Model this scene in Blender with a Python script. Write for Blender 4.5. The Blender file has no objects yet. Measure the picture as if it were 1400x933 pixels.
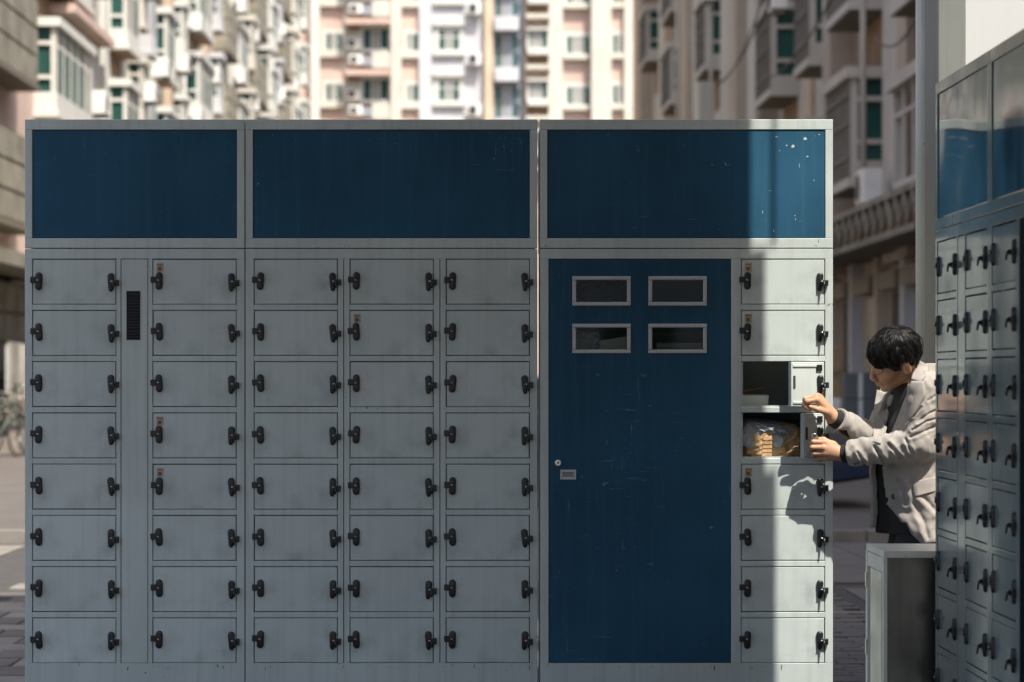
import bpy, math, random
import numpy as np
from mathutils import Vector, Matrix

random.seed(7)
RNG = np.random.default_rng(7)
scene = bpy.context.scene
col = scene.collection
R = math.radians

# ------------------------------------------------------------------ camera
F_PX = 85.0 / 36.0 * 1400.0          # focal length in photo pixels
K = 370.0                            # photo pixels per metre on the locker front (y = 0)
D = F_PX / K                         # camera to locker front
CAM_H = 1.28                         # eye height; ground is z = 0
VX, VY = 645.0, 515.0                # vanishing point of the lane in photo pixels

cam_d = bpy.data.cameras.new('camera')
cam = bpy.data.objects.new('camera', cam_d)
col.objects.link(cam)
cam.location = (0, -D, CAM_H)
cam.rotation_euler = (R(90), 0, 0)
cam_d.sensor_width = 36.0
cam_d.lens = 85.0
cam_d.shift_x = (700 - VX) / 1400.0
cam_d.shift_y = (VY - 466.5) / 1400.0
cam_d.clip_start = 0.1
cam_d.clip_end = 2000
cam_d.dof.use_dof = True
cam_d.dof.focus_distance = D
cam_d.dof.aperture_fstop = 3.2
scene.camera = cam

# ------------------------------------------------------------------ world, sun, exposure
SUN_EL, SUN_AZ = R(60), R(32)        # azimuth: from the camera side (-Y) towards +X
sun_dir = Vector((math.sin(SUN_AZ) * math.cos(SUN_EL), -math.cos(SUN_AZ) * math.cos(SUN_EL), math.sin(SUN_EL)))
world = bpy.data.worlds.new('World')
scene.world = world
world.use_nodes = True
wn = world.node_tree
sky = wn.nodes.new('ShaderNodeTexSky')
sky.sky_type = 'NISHITA'
sky.sun_disc = False
sky.sun_elevation = SUN_EL
sky.sun_rotation = math.atan2(sun_dir.x, sun_dir.y)
sky.air_density = 1.0
sky.dust_density = 4.0
sky.ozone_density = 0.6
wn.nodes['Background'].inputs['Strength'].default_value = 0.15
wn.links.new(sky.outputs[0], wn.nodes['Background'].inputs['Color'])
sun_d = bpy.data.lights.new('sun', 'SUN')
sun_d.energy = 4.6
sun_d.angle = R(0.5)
sun_d.color = (1.0, 0.945, 0.87)
sun = bpy.data.objects.new('sun', sun_d)
col.objects.link(sun)
sun.rotation_euler = sun_dir.to_track_quat('Z', 'Y').to_euler()
vs = scene.view_settings
vs.view_transform = 'Standard'
vs.look = 'None'
vs.exposure = 0.95
vs.gamma = 1.0
vs.use_curve_mapping = False
scene.cycles.use_denoising = True
scene.cycles.max_bounces = 6
scene.cycles.diffuse_bounces = 3
scene.cycles.glossy_bounces = 3
scene.cycles.transmission_bounces = 4
scene.cycles.sample_clamp_indirect = 6.0

# ------------------------------------------------------------------ helpers
def X(px, y=0.0):
    return (px - VX) * (D + y) / F_PX
def Z(py, y=0.0):
    return CAM_H - (py - VY) * (D + y) / F_PX
def P(px, py, y=0.0):
    return Vector((X(px, y), y, Z(py, y)))

class MB:
    """collects faces for one mesh"""
    def __init__(self):
        self.v = []; self.f = []; self.s = []
    def add(self, vs, fs, smooth=False):
        o = len(self.v)
        self.v += [tuple(p) for p in vs]
        for f in fs:
            self.f.append([i + o for i in f]); self.s.append(smooth)
        return self
    def box(self, x0, x1, y0, y1, z0, z1):
        v = [(x0,y0,z0),(x1,y0,z0),(x1,y1,z0),(x0,y1,z0),(x0,y0,z1),(x1,y0,z1),(x1,y1,z1),(x0,y1,z1)]
        return self.add(v, [(0,3,2,1),(4,5,6,7),(0,1,5,4),(1,2,6,5),(2,3,7,6),(3,0,4,7)])
    def panel(self, x0, x1, z0, z1, yf, yb, b):
        """sheet facing -y with chamfered front edges"""
        v = [(x0,yb,z0),(x1,yb,z0),(x1,yb,z1),(x0,yb,z1),
             (x0,yf+b,z0),(x1,yf+b,z0),(x1,yf+b,z1),(x0,yf+b,z1),
             (x0+b,yf,z0+b),(x1-b,yf,z0+b),(x1-b,yf,z1-b),(x0+b,yf,z1-b)]
        return self.add(v, [(3,2,1,0),(0,1,5,4),(1,2,6,5),(2,3,7,6),(3,0,4,7),
                            (4,5,9,8),(5,6,10,9),(6,7,11,10),(7,4,8,11),(8,9,10,11)])
    def prism(self, poly, axis, a0, a1, smooth=False):
        """2-D polygon extruded along an axis ('x': poly is (y,z); 'y': (x,z); 'z': (x,y))"""
        n = len(poly)
        def pt(p, a):
            return {'x': (a, p[0], p[1]), 'y': (p[0], a, p[1]), 'z': (p[0], p[1], a)}[axis]
        v = [pt(p, a0) for p in poly] + [pt(p, a1) for p in poly]
        self.add(v, [list(range(n))[::-1], list(range(n, 2*n))])
        o = len(self.v) - 2*n
        for i in range(n):
            self.f.append([o+i, o+(i+1) % n, o+n+(i+1) % n, o+n+i]); self.s.append(smooth)
        return self
    def tube(self, pts, rad, n=8, caps=True, smooth=True):
        pts = [Vector(p) for p in pts]
        if not hasattr(rad, '__len__'): rad = [rad] * len(pts)
        rings = []
        up = Vector((0, 0, 1))
        prev = None
        for i, p in enumerate(pts):
            t = (pts[min(i+1, len(pts)-1)] - pts[max(i-1, 0)]).normalized()
            a = prev if prev is not None else (up if abs(t.z) < 0.9 else Vector((1, 0, 0)))
            a = (a - t * a.dot(t)).normalized()
            b = t.cross(a); prev = a
            rings.append([p + (a*math.cos(2*math.pi*k/n) + b*math.sin(2*math.pi*k/n)) * rad[i] for k in range(n)])
        vs = [q for r in rings for q in r]
        fs = []
        for i in range(len(pts)-1):
            for k in range(n):
                fs.append((i*n+k, i*n+(k+1) % n, (i+1)*n+(k+1) % n, (i+1)*n+k))
        self.add(vs, fs, smooth)
        if caps:
            o = len(self.v) - len(vs)
            self.f.append([o+k for k in range(n)][::-1]); self.s.append(False)
            self.f.append([o+(len(pts)-1)*n+k for k in range(n)]); self.s.append(False)
        return self
    def mesh(self, name, mat=None):
        m = bpy.data.meshes.new(name)
        m.from_pydata(self.v, [], self.f)
        m.polygons.foreach_set('use_smooth', self.s)
        m.update()
        bad = sum(1 for _ in ())
        if mat: m.materials.append(mat)
        return m
    def build(self, name, mat, parent=None, loc=(0, 0, 0), rz=0.0):
        import bmesh
        m = self.mesh(name, mat)
        bm = bmesh.new(); bm.from_mesh(m)
        bmesh.ops.recalc_face_normals(bm, faces=bm.faces)
        bm.to_mesh(m); bm.free()
        return put(name, m, parent, loc, rz)

def put(name, mesh, parent=None, loc=(0, 0, 0), rz=0.0):
    o = bpy.data.objects.new(name, mesh)
    col.objects.link(o)
    o.location = loc
    o.rotation_euler = (0, 0, rz)
    if parent is not None: o.parent = parent
    return o

def tag(o, label=None, cat=None, group=None, kind=None):
    if label: o['label'] = label
    if cat: o['category'] = cat
    if group: o['group'] = group
    if kind: o['kind'] = kind
    return o

def thing(name, label, cat, loc=(0, 0, 0), rz=0.0, group=None):
    e = bpy.data.objects.new(name, None)
    e.empty_display_size = 0.1
    col.objects.link(e)
    e.location = loc
    e.rotation_euler = (0, 0, rz)
    return tag(e, label, cat, group)

def clone(o, parent=None):
    c = o.copy(); col.objects.link(c)
    if parent is not None: c.parent = parent
    for ch in [x for x in bpy.data.objects if x.parent == o]:
        clone(ch, c)
    return c

# ------------------------------------------------------------------ materials
def srgb(r, g, b):
    def c(u):
        u /= 255.0
        return u/12.92 if u <= 0.04045 else ((u+0.055)/1.055)**2.4
    return (c(r), c(g), c(b))

def mat(name, color, rough=0.5, metal=0.0, spec=0.5, var=0.0, var_scale=4.0, bump=0.0, bump_scale=40.0,
        streak=0.0, streak_col=None, specks=0.0, speck_col=(0.09, 0.05, 0.03), speck_scale=55.0, speck_thr=0.72,
        scratch=0.0, scratch_col=(0.4, 0.5, 0.5), coat=0.0, rough_var=0.0, sheen=0.0, sss=0.0, blotch=None, wave=0.0, objrand=0.0, grime=()):
    m = bpy.data.materials.new(name)
    m.use_nodes = True
    nt = m.node_tree
    N = nt.nodes; L = nt.links
    b = N['Principled BSDF']
    b.inputs['Base Color'].default_value = (*color, 1)
    b.inputs['Roughness'].default_value = rough
    b.inputs['Metallic'].default_value = metal
    b.inputs['Specular IOR Level'].default_value = spec
    if coat: b.inputs['Coat Weight'].default_value = coat
    if sheen: b.inputs['Sheen Weight'].default_value = sheen
    if sss:
        b.inputs['Subsurface Weight'].default_value = sss
        b.inputs['Subsurface Radius'].default_value = (0.012, 0.005, 0.003)
    geo = N.new('ShaderNodeNewGeometry')
    cur = None
    def noise(scale, detail=4.0, stretch=None, rough_=0.55, off=0.0):
        mp = N.new('ShaderNodeMapping')
        mp.inputs['Scale'].default_value = stretch or (1, 1, 1)
        mp.inputs['Location'].default_value = (off, off*1.7, off*0.6)
        L.new(geo.outputs['Position'], mp.inputs['Vector'])
        n = N.new('ShaderNodeTexNoise')
        n.inputs['Scale'].default_value = scale
        n.inputs['Detail'].default_value = detail
        n.inputs['Roughness'].default_value = rough_
        L.new(mp.outputs[0], n.inputs['Vector'])
        return n.outputs['Fac']
    def ramp(fac, a, c):
        r = N.new('ShaderNodeMapRange')
        r.inputs['From Min'].default_value = a
        r.inputs['From Max'].default_value = c
        L.new(fac, r.inputs['Value'])
        return r.outputs[0]
    def mixc(fac, colr, amount=1.0):
        nonlocal cur
        mx = N.new('ShaderNodeMix'); mx.data_type = 'RGBA'
        if amount != 1.0:
            mu = N.new('ShaderNodeMath'); mu.operation = 'MULTIPLY'
            L.new(fac, mu.inputs[0]); mu.inputs[1].default_value = amount
            fac = mu.outputs[0]
        L.new(fac, mx.inputs[0])
        if cur is None: mx.inputs[6].default_value = (*color, 1)
        else: L.new(cur, mx.inputs[6])
        mx.inputs[7].default_value = (*colr, 1)
        cur = mx.outputs[2]
    if var:
        mixc(ramp(noise(var_scale, 5.0), 0.3, 0.7), tuple(c*(1-var) for c in color))
    if objrand:
        oi = N.new('ShaderNodeObjectInfo')
        mixc(oi.outputs['Random'], tuple(c*(1-objrand) for c in color), 0.8)
    if blotch:
        mixc(ramp(noise(1.7, 6.0, off=11.0), 0.52, 0.72), blotch, 0.6)
    if streak:
        mixc(ramp(noise(1.0, 5.0, (38, 38, 1.6), 0.6), 0.48, 0.75), streak_col or tuple(c*0.55 for c in color), streak)
    if specks:
        mixc(ramp(noise(speck_scale, 3.0, off=3.0), speck_thr, speck_thr+0.04), speck_col, specks)
    for gp, gr in grime:
        tc = N.new('ShaderNodeTexCoord')
        vm = N.new('ShaderNodeVectorMath'); vm.operation = 'DISTANCE'
        L.new(tc.outputs['Object'], vm.inputs[0]); vm.inputs[1].default_value = gp
        near_ = ramp(vm.outputs['Value'], gr, gr*0.2)
        mu = N.new('ShaderNodeMath'); mu.operation = 'MULTIPLY'
        L.new(near_, mu.inputs[0]); L.new(ramp(noise(16.0, 6.0, off=31.0), 0.40, 0.68), mu.inputs[1])
        mixc(mu.outputs[0], tuple(c*0.45 for c in color), 0.55)
    if scratch:
        msk = ramp(noise(2.3, 3.0, off=21.0), 0.50, 0.64)
        for st_, of_ in (((9, 9, 130), 5.0), ((140, 140, 9), 9.0), ((40, 40, 60), 14.0)):
            mu = N.new('ShaderNodeMath'); mu.operation = 'MULTIPLY'
            L.new(ramp(noise(1.0, 3.0, st_, 0.55, off=of_), 0.675, 0.72), mu.inputs[0]); L.new(msk, mu.inputs[1])
            mixc(mu.outputs[0], scratch_col, scratch)
    if cur is not None: L.new(cur, b.inputs['Base Color'])
    if rough_var:
        r = N.new('ShaderNodeMapRange')
        r.inputs['To Min'].default_value = max(0.02, rough - rough_var)
        r.inputs['To Max'].default_value = rough + rough_var
        L.new(noise(7.0, 6.0, off=2.0), r.inputs['Value'])
        L.new(r.outputs[0], b.inputs['Roughness'])
    if bump or wave:
        bp = N.new('ShaderNodeBump')
        bp.inputs['Strength'].default_value = 1.0
        bp.inputs['Distance'].default_value = bump or wave
        L.new(noise(bump_scale if bump else 2.2, 4.0 if bump else 1.0), bp.inputs['Height'])
        L.new(bp.outputs[0], b.inputs['Normal'])
    return m

def glass_mat(name, tint, fac_lo=0.06, rough=0.03, blend=0.35):
    """thin clear glass: see-through with a surface reflection"""
    m = bpy.data.materials.new(name); m.use_nodes = True
    N = m.node_tree.nodes; L = m.node_tree.links
    N.remove(N['Principled BSDF'])
    t = N.new('ShaderNodeBsdfTransparent'); t.inputs[0].default_value = (*tint, 1)
    g = N.new('ShaderNodeBsdfGlossy'); g.inputs['Roughness'].default_value = rough
    f = N.new('ShaderNodeFresnel'); f.inputs['IOR'].default_value = 1.5
    mx = N.new('ShaderNodeMixShader')
    L.new(f.outputs[0], mx.inputs[0]); L.new(t.outputs[0], mx.inputs[1]); L.new(g.outputs[0], mx.inputs[2])
    L.new(mx.outputs[0], N['Material Output'].inputs[0])
    return m

M = {}
M['paint'] = mat('grey_locker_paint', (0.482, 0.538, 0.508), 0.42, spec=0.4, var=0.16, var_scale=2.3, streak=0.42, streak_col=(0.27, 0.29, 0.27), specks=0.8,
                 speck_scale=42.0, speck_thr=0.725, rough_var=0.12, wave=0.007, blotch=(0.36, 0.40, 0.38))
M['paint_door'] = mat('grey_door_paint', (0.502, 0.560, 0.530), 0.40, spec=0.4, var=0.15, var_scale=3.1, streak=0.30, streak_col=(0.30, 0.32, 0.30), specks=0.7,
                      speck_scale=30.0, speck_thr=0.765, rough_var=0.12, wave=0.007, blotch=(0.37, 0.40, 0.38), objrand=0.13, scratch=0.22, scratch_col=(0.62, 0.66, 0.64), grime=(((0.035, 0, 0.075), 0.085), ((0.275, 0, 0.07), 0.095), ((0.16, 0, 0.0), 0.07)))
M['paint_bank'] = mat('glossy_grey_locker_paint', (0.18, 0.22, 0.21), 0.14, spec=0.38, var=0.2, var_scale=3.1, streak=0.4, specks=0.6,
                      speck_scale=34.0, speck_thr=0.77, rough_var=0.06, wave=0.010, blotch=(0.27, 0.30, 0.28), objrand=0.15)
M['blue'] = mat('dark_blue_paint', (0.023, 0.089, 0.152), 0.48, spec=0.12, var=0.42, var_scale=1.6, streak=0.45,
                streak_col=(0.034, 0.108, 0.16), scratch=0.42, scratch_col=(0.22, 0.36, 0.40), specks=0.8,
                speck_col=(0.30, 0.36, 0.34), speck_scale=26.0, speck_thr=0.755, rough_var=0.1, wave=0.005)
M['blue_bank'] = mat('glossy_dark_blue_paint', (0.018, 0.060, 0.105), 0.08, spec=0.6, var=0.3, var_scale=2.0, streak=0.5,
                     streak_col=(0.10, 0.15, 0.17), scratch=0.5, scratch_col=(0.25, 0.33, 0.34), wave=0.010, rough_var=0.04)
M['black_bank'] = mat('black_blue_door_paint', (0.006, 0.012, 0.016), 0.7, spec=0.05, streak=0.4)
M['inside'] = mat('locker_interior_paint', (0.58, 0.63, 0.58), 0.6, var=0.2)
M['dark'] = mat('dark_carcass', (0.03, 0.032, 0.033), 0.8)
M['latch'] = mat('black_plastic_latch', (0.012, 0.013, 0.014), 0.38, spec=0.5, var=0.3, var_scale=30)
M['steel'] = mat('bright_steel', (0.62, 0.61, 0.58), 0.28, 1.0)
M['alu'] = mat('dull_aluminium', (0.46, 0.47, 0.46), 0.45, 0.6, specks=0.5, speck_scale=60, speck_thr=0.74, speck_col=(0.06, 0.06, 0.06), var=0.2)
M['vent'] = mat('black_vent_plastic', (0.014, 0.015, 0.016), 0.5)
M['sticker'] = mat('worn_paper_sticker', (0.40, 0.32, 0.22), 0.7, var=0.35, var_scale=60)
M['sticker_ink'] = mat('brown_sticker_print', (0.13, 0.055, 0.03), 0.7)
M['glass'] = glass_mat('clear_pane', (0.80, 0.84, 0.80))
M['white_paper'] = mat('white_paper', (0.78, 0.78, 0.72), 0.7)
M['rust'] = mat('rust_stain', (0.10, 0.05, 0.025), 0.8)
# ------------------------------------------------------------------ ground
def pavement_mat():
    m = mat('stone_paver', (0.115, 0.10, 0.085), 0.75, var=0.35, var_scale=3.0, bump=0.004, bump_scale=60, specks=0.5, speck_col=(0.06, 0.055, 0.05), speck_scale=20, speck_thr=0.68)
    return m
M['asphalt'] = mat('worn_asphalt', (0.105, 0.092, 0.078), 0.85, var=0.35, var_scale=0.9, bump=0.004, bump_scale=120, specks=0.35, speck_col=(0.22, 0.21, 0.2), speck_scale=40, speck_thr=0.66)
M['paver'] = pavement_mat()
M['paver_b'] = mat('pale_and_sunlit_paver', (0.21, 0.188, 0.158), 0.75, var=0.35, var_scale=4.0, bump=0.004, bump_scale=60)  # pale stones, and the sunlit half of the paving field
M['joint'] = mat('dirt_joint', (0.055, 0.05, 0.045), 0.95, var=0.3, var_scale=8)
M['concrete'] = mat('grey_recess_shade', (0.30, 0.30, 0.275), 0.8, var=0.25, var_scale=1.3, streak=0.35, specks=0.7, speck_col=(0.05, 0.05, 0.045), speck_scale=24, speck_thr=0.74, bump=0.003, bump_scale=50)  # only darkens the pull handle's recess

g = MB().add([(-500, -200, 0), (500, -200, 0), (500, 900, 0), (-500, 900, 0)], [(0, 1, 2, 3)]).build('ground', M['asphalt'])
tag(g, kind='structure')
# the paved walk round the lockers: a dirt bed with separate stones on it
walk = MB().box(-7.0, 5.2, -14.0, 9.4, 0.002, 0.012).build('pavement', M['joint'])
tag(walk, kind='structure')
slab = MB().panel(0.004, 0.296, 0.004, 0.296, -0.03, 0, 0.006)
slab.v = [(x, z, -y) for x, y, z in slab.v]
slab_m = [None, None]
import bmesh
def as_mesh(mb, name, material):
    m = mb.mesh(name, material)
    bm = bmesh.new(); bm.from_mesh(m)
    bmesh.ops.recalc_face_normals(bm, faces=bm.faces)
    bm.to_mesh(m); bm.free()
    return m
slab_m = [as_mesh(slab, 'paving_slab', M['paver']), as_mesh(slab, 'paving_slab', M['paver_b'])]
for j in range(17):
    y = 0.62 + j*0.3
    for i in range(4):
        x = -2.75 + i*0.3 + (0.15 if j % 2 else 0)
        o = put('paving_slab', slab_m[random.random() < 0.25], walk, (x, y, random.uniform(-0.006, 0.0)))
        o.rotation_euler = (random.uniform(-.008, .008), random.uniform(-.008, .008), 0)
brick = MB().panel(0.002, 0.198, 0.002, 0.098, -0.03, 0, 0.004)
brick.v = [(x, z, -y) for x, y, z in brick.v]
brick_m = [as_mesh(brick, 'paving_brick', M['paver']), as_mesh(brick, 'paving_brick', M['paver_b'])]
for j in range(52):
    y = 0.60 + j*0.1
    for i in range(4):
        x = 1.20 + i*0.2 + (0.1 if j % 2 else 0)
        o = put('paving_brick', brick_m[random.random() < 0.06], walk, (x, y, random.uniform(-0.005, 0.0)))
        o.rotation_euler = (random.uniform(-.012, .012), random.uniform(-.012, .012), 0)
# remaining walk surface, joined; paler copy for the sunlit half, darker for the shaded
for areas, rm in ((((-6.9, -2.9, 0.62, 9.2, .6, .6), (-2.7, 0.3, 5.8, 9.4, .6, .6)), 'paver_b'), (((0.3, 5.0, 5.8, 9.4, .6, .6), (2.2, 5.0, 0.6, 5.8, .6, .6), (-6.9, 5.0, -12.0, -0.02, .6, .6)), 'paver')):
    rest = MB()
    for (xa, xb, ya, yb, sx, sy) in areas:
        yy = ya
        while yy + sy <= yb + 1e-6:
            xx = xa
            while xx + sx <= xb + 1e-6:
                rest.box(xx+.004, xx+sx-.004, yy+.004, yy+sy-.004, 0.010, 0.026)
                xx += sx
            yy += sy
    o = rest.build('paving_field', M[rm], walk); o['kind'] = 'stuff'
# kerb where the walk meets the lane
kerb = MB()
xx = -7.0
while xx < 5.1:
    kerb.box(xx, xx+0.99, 9.4, 9.55, 0, 0.11)
    xx += 1.0
tag(kerb.build('kerb', M['paver_b']), kind='structure')

# ------------------------------------------------------------------ lockers
ROW_TOP = [354 + 70.1*i for i in range(8)]
ROW_H = 62.7
DOOR_W = 115.0/K
DOOR_H = ROW_H/K
TOP_Z = Z(163.5); SEAM_Z = Z(340.0); DOOR_TOP = Z(354); DOOR_BOT = Z(907)
DEPTH = 0.52
GAP = 0.0026

door_mb = MB().panel(GAP, DOOR_W-GAP, GAP, DOOR_H-GAP, 0.0015, 0.018, 0.002)
def door_mesh(material): return as_mesh(door_mb, 'door', material)
door_meshes = {'main': door_mesh(M['paint_door']), 'bank': door_mesh(M['paint_bank'])}

def pill(w, h, point=0.0, n=7):
    pts = []
    for k in range(n+1):
        a = math.pi*k/n
        pts.append((math.cos(a)*w/2, h/2 - w/2 + math.sin(a)*w/2))
    for k in range(n+1):
        a = math.pi + math.pi*k/n
        pts.append((math.cos(a)*w/2*(1-point*0.25), -h/2 + w/2 + math.sin(a)*w/2*(1+point*0.3)))
    return pts
def latch_mesh(side):
    """swing latch: oval plate, boss, hasp block reaching over the door edge, hanging staple"""
    mb = MB()
    pl = pill(0.0255, 0.066, 1.0 if side > 0 else 0.0)
    n = len(pl)
    vs_ = []
    for sc, y in ((1.0, 0.0), (1.0, -0.005), (0.85, -0.0085), (0.5, -0.0098)):
        vs_ += [(p[0]*sc, y, p[1]*(sc*0.4+0.6)) for p in pl]
    fs = []
    for r in range(3):
        for k in range(n):
            fs.append((r*n+k, r*n+(k+1) % n, (r+1)*n+(k+1) % n, (r+1)*n+k))
    fs.append([3*n+k for k in range(n)])
    mb.add(vs_, fs, True)
    dz = -0.004 if side > 0 else 0.004
    s = side
    x0, x1 = sorted((s*0.004, s*0.0305))
    if s > 0:
        mb.panel(x0, x1, dz-0.011, dz+0.011, -0.016, -0.004, 0.002)
        mb.tube([(0.006, -0.008, dz), (0.006, -0.020, dz)], [0.008, 0.007], 10)
        mb.tube([(0.012, -0.018, dz+0.003), (0.013, -0.0245, dz+0.001), (0.014, -0.0270, dz-0.008), (0.014, -0.0285, dz-0.022)], [0.0042, 0.0045, 0.0036, 0.0030], 7)
    else:
        mb.panel(x0, x1, dz-0.011, dz+0.011, -0.0105, -0.003, 0.002)
        mb.tube([(0, -0.008, dz), (0, -0.0135, dz)], [0.0075, 0.0065], 10)
    return as_mesh(mb, 'latch', M['latch'])
latch_m = {-1: latch_mesh(-1), 1: latch_mesh(1)}
def stud_mesh(side):
    mb = MB()
    if side > 0:
        mb.tube([(0.001, -0.0235, 0.000), (0.009, -0.0235, 0.000)], 0.0022, 6)
    else:
        mb.tube([(-0.006, -0.0115, 0.004), (-0.003, -0.0146, 0.003), (0.001, -0.0148, 0.001)], 0.0022, 6)
    return as_mesh(mb, 'rivet', M['steel'])
stud_m = {-1: stud_mesh(-1), 1: stud_mesh(1)}
stk_m = as_mesh(MB().panel(-0.013, 0.013, -0.016, 0.016, -0.0008, 0.0, 0.0002), 'sticker', M['sticker'])
ink_mb = MB().box(-0.006, 0.006, -0.0016, -0.0008, -0.011, 0.001)
ink_mb.box(-0.009, 0.009, -0.0016, -0.0008, 0.008, 0.011)
ink_m = as_mesh(ink_mb, 'print_mark', M['sticker_ink'])

def add_latch(door, side, w=DOOR_W):
    x = 0.0245 if side < 0 else w-0.0195
    z = DOOR_H*0.52 if side < 0 else DOOR_H*0.505
    l = put('latch', latch_m[side], door, (x, 0.0015, z + random.uniform(-.001, .001)))
    l.rotation_euler = (0, random.uniform(-.07, .07), 0)
    s = put('rivet', stud_m[side], door, (x, 0.0015, z))
    return l
def add_sticker(door):
    put('sticker', stk_m, door, (0.028, 0.0013, DOOR_H-0.031)).rotation_euler = (0, random.uniform(-.05, .05), 0)
    put('sticker_print', ink_m, door, (0.027, 0.0013, DOOR_H-0.031))

def locker(label, loc, rz, width, cols, strips=(), seams=(), blue=None, skin='main', group=None, stickers=(), open_rows=None):
    """one free-standing cabinet; x runs along its front, the front is y = 0 and faces -y"""
    t = thing('parcel_locker', label, 'locker', loc, rz, group)
    fm = M['paint'] if skin == 'main' else M['paint_bank']
    bm_ = M['blue'] if skin == 'main' else M['blue_bank']
    g2 = 0.0012
    # header box: four frame rails, recessed panel
    hx0, hx1 = 10.5/K, width - 10.8/K
    pz1, pz0 = Z(177.5), Z(326)
    fr = MB()
    fr.panel(g2, width-g2, pz1, TOP_Z, 0, 0.03, 0.002)
    fr.panel(g2, width-g2, SEAM_Z+0.0015, pz0, 0, 0.03, 0.002)
    fr.panel(g2, hx0, pz0, pz1, 0.0004, 0.03, 0.0015)
    fr.panel(hx1, width-g2, pz0, pz1, 0.0004, 0.03, 0.0015)
    fr.build('header_frame', fm, t)
    MB().panel(hx0+0.002, hx1-0.002, pz0+0.002, pz1-0.002, 0.004, 0.02, 0.001).build('header_panel', bm_, t)
    MB().box(0.008, width-0.008, 0.03, DEPTH, SEAM_Z+0.004, TOP_Z-0.003).build('header_box', fm, t)
    # lower body
    vx = sorted(list(cols) + [c + DOOR_W for c in cols] + [s[0] for s in strips] + [s[1] for s in strips] + ([blue[0], blue[1]] if blue else []))
    # vertical posts between openings
    fr = MB()
    edges = [g2] + vx + [width-g2]
    for i in range(0, len(edges), 2):
        a, b = edges[i], edges[i+1]
        cuts = [s for s in seams if a < s < b]
        for p, q in zip([a] + [c+0.0013 for c in cuts], [c-0.0013 for c in cuts] + [b]):
            fr.panel(p, q, DOOR_BOT, DOOR_TOP, 0, 0.03, 0.0012)
    fr.panel(g2, width-g2, DOOR_TOP, SEAM_Z-0.0015, 0.0003, 0.03, 0.0012)
    fr.panel(g2, width-g2, 0.03, DOOR_BOT, 0.0003, 0.03, 0.0012)
    for c in cols:
        for i in range(7):
            fr.panel(c, c+DOOR_W, Z(ROW_TOP[i+1]), Z(ROW_TOP[i]+ROW_H), 0.0005, 0.03, 0.0012)
    fr.build('front_frame', fm, t)
    sh = MB()
    if blue:
        for a, b in ((0.010, 0.013), (width-0.013, width-0.010)):
            sh.box(a, b, 0.03, DEPTH, 0.02, SEAM_Z)
        sh.box(0.010, width-0.010, DEPTH, DEPTH+0.003, 0.02, SEAM_Z)
        sh.box(0.013, width-0.013, 0.03, DEPTH, 0.018, 0.02)
        sh.box(0.013, width-0.013, 0.03, DEPTH, SEAM_Z-0.006, SEAM_Z-0.004)
        wall_x = (cols[0]-0.010) if blue[0] < cols[0] else (cols[0]+DOOR_W+0.006)
        sh.box(wall_x, wall_x+0.003, 0.03, DEPTH, 0.02, SEAM_Z-0.006)
        sa, sb = (wall_x+0.003, width-0.013) if blue[0] < cols[0] else (0.013, wall_x)
        for i in range(7):
            zc = (Z(ROW_TOP[i+1]) + Z(ROW_TOP[i]+ROW_H))/2
            sh.box(sa, sb, 0.03, DEPTH, zc-0.0015, zc+0.0015)
        ba, bb = (0.013, wall_x) if blue[0] < cols[0] else (wall_x+0.003, width-0.013)
        for zz in (Z(424), Z(486), Z(660), Z(800)):
            sh.box(ba, bb, 0.05, DEPTH, zz-0.0015, zz+0.0015)
        sh.build('carcass', M['inside'], t)
    else:
        sh.box(0.010, width-0.010, 0.031, DEPTH, 0.02, SEAM_Z-0.004)
        sh.build('carcass', M['dark'], t)
    # filler strips with a vent
    for a, b, has_vent in strips:
        st = MB().panel(a+0.002, b-0.002, DOOR_BOT+0.001, DOOR_TOP-0.002, 0.0012, 0.018, 0.0015).build('filler_panel', fm, t)
        if has_vent:
            c = (a+b)/2 - 0.004
            vz1, vz0 = Z(398), Z(465)
            MB().box(c-0.025, c+0.025, -0.001, 0.001, vz0, vz1).build('vent_recess', M['dark'], st)
            for k in range(16):
                zz = vz0 + (k+0.5)*(vz1-vz0)/16
                MB().add([(c-0.0248, -0.0012, zz-0.004), (c+0.0248, -0.0012, zz-0.004), (c+0.0248, -0.0046, zz+0.002), (c-0.0248, -0.0046, zz+0.002),
                          (c-0.0248, -0.0012, zz-0.0025), (c+0.0248, -0.0012, zz-0.0025), (c+0.0248, -0.0012, zz+0.0035), (c-0.0248, -0.0012, zz+0.0035)],
                         [(0, 1, 2, 3), (3, 2, 6, 7), (0, 3, 7, 4), (1, 5, 6, 2)]).build('slat', M['vent'], st)
    # doors
    doors = {}
    for ci, c in enumerate(cols):
        for r in range(8):
            if open_rows and r in open_rows: continue
            d = put('door', door_meshes[skin], t, (c+random.uniform(-.0007, .0007), random.uniform(-.0006, .0012), Z(ROW_TOP[r]+ROW_H)+random.uniform(-.0008, .0008)))
            d.rotation_euler = (random.uniform(-.004, .004), random.uniform(-.0022, .0022), random.uniform(-.004, .004))
            add_latch(d, -1); add_latch(d, 1)
            if (ci, r) in stickers: add_sticker(d)
            doors[ci, r] = d
    if blue:
        b0, b1, sgn = blue
        # door leaf with four window openings
        wz = [(Z(417), Z(379.5)), (Z(482), Z(444.5))]
        mid = (b0+b1)/2
        px = [(b0 + 34/K, b0 + 111/K), (b0 + 138/K, b0 + 215/K)]
        leaf = MB()
        zb, zt = DOOR_BOT+GAP, DOOR_TOP-GAP
        xl, xr = b0+GAP, b1-GAP
        yf, yb = 0.0015, 0.018
        leaf.box(xl, xr, yf, yb, zb, wz[1][0])
        leaf.box(xl, xr, yf, yb, wz[1][1], wz[0][0])
        leaf.box(xl, xr, yf, yb, wz[0][1], zt)
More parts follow.
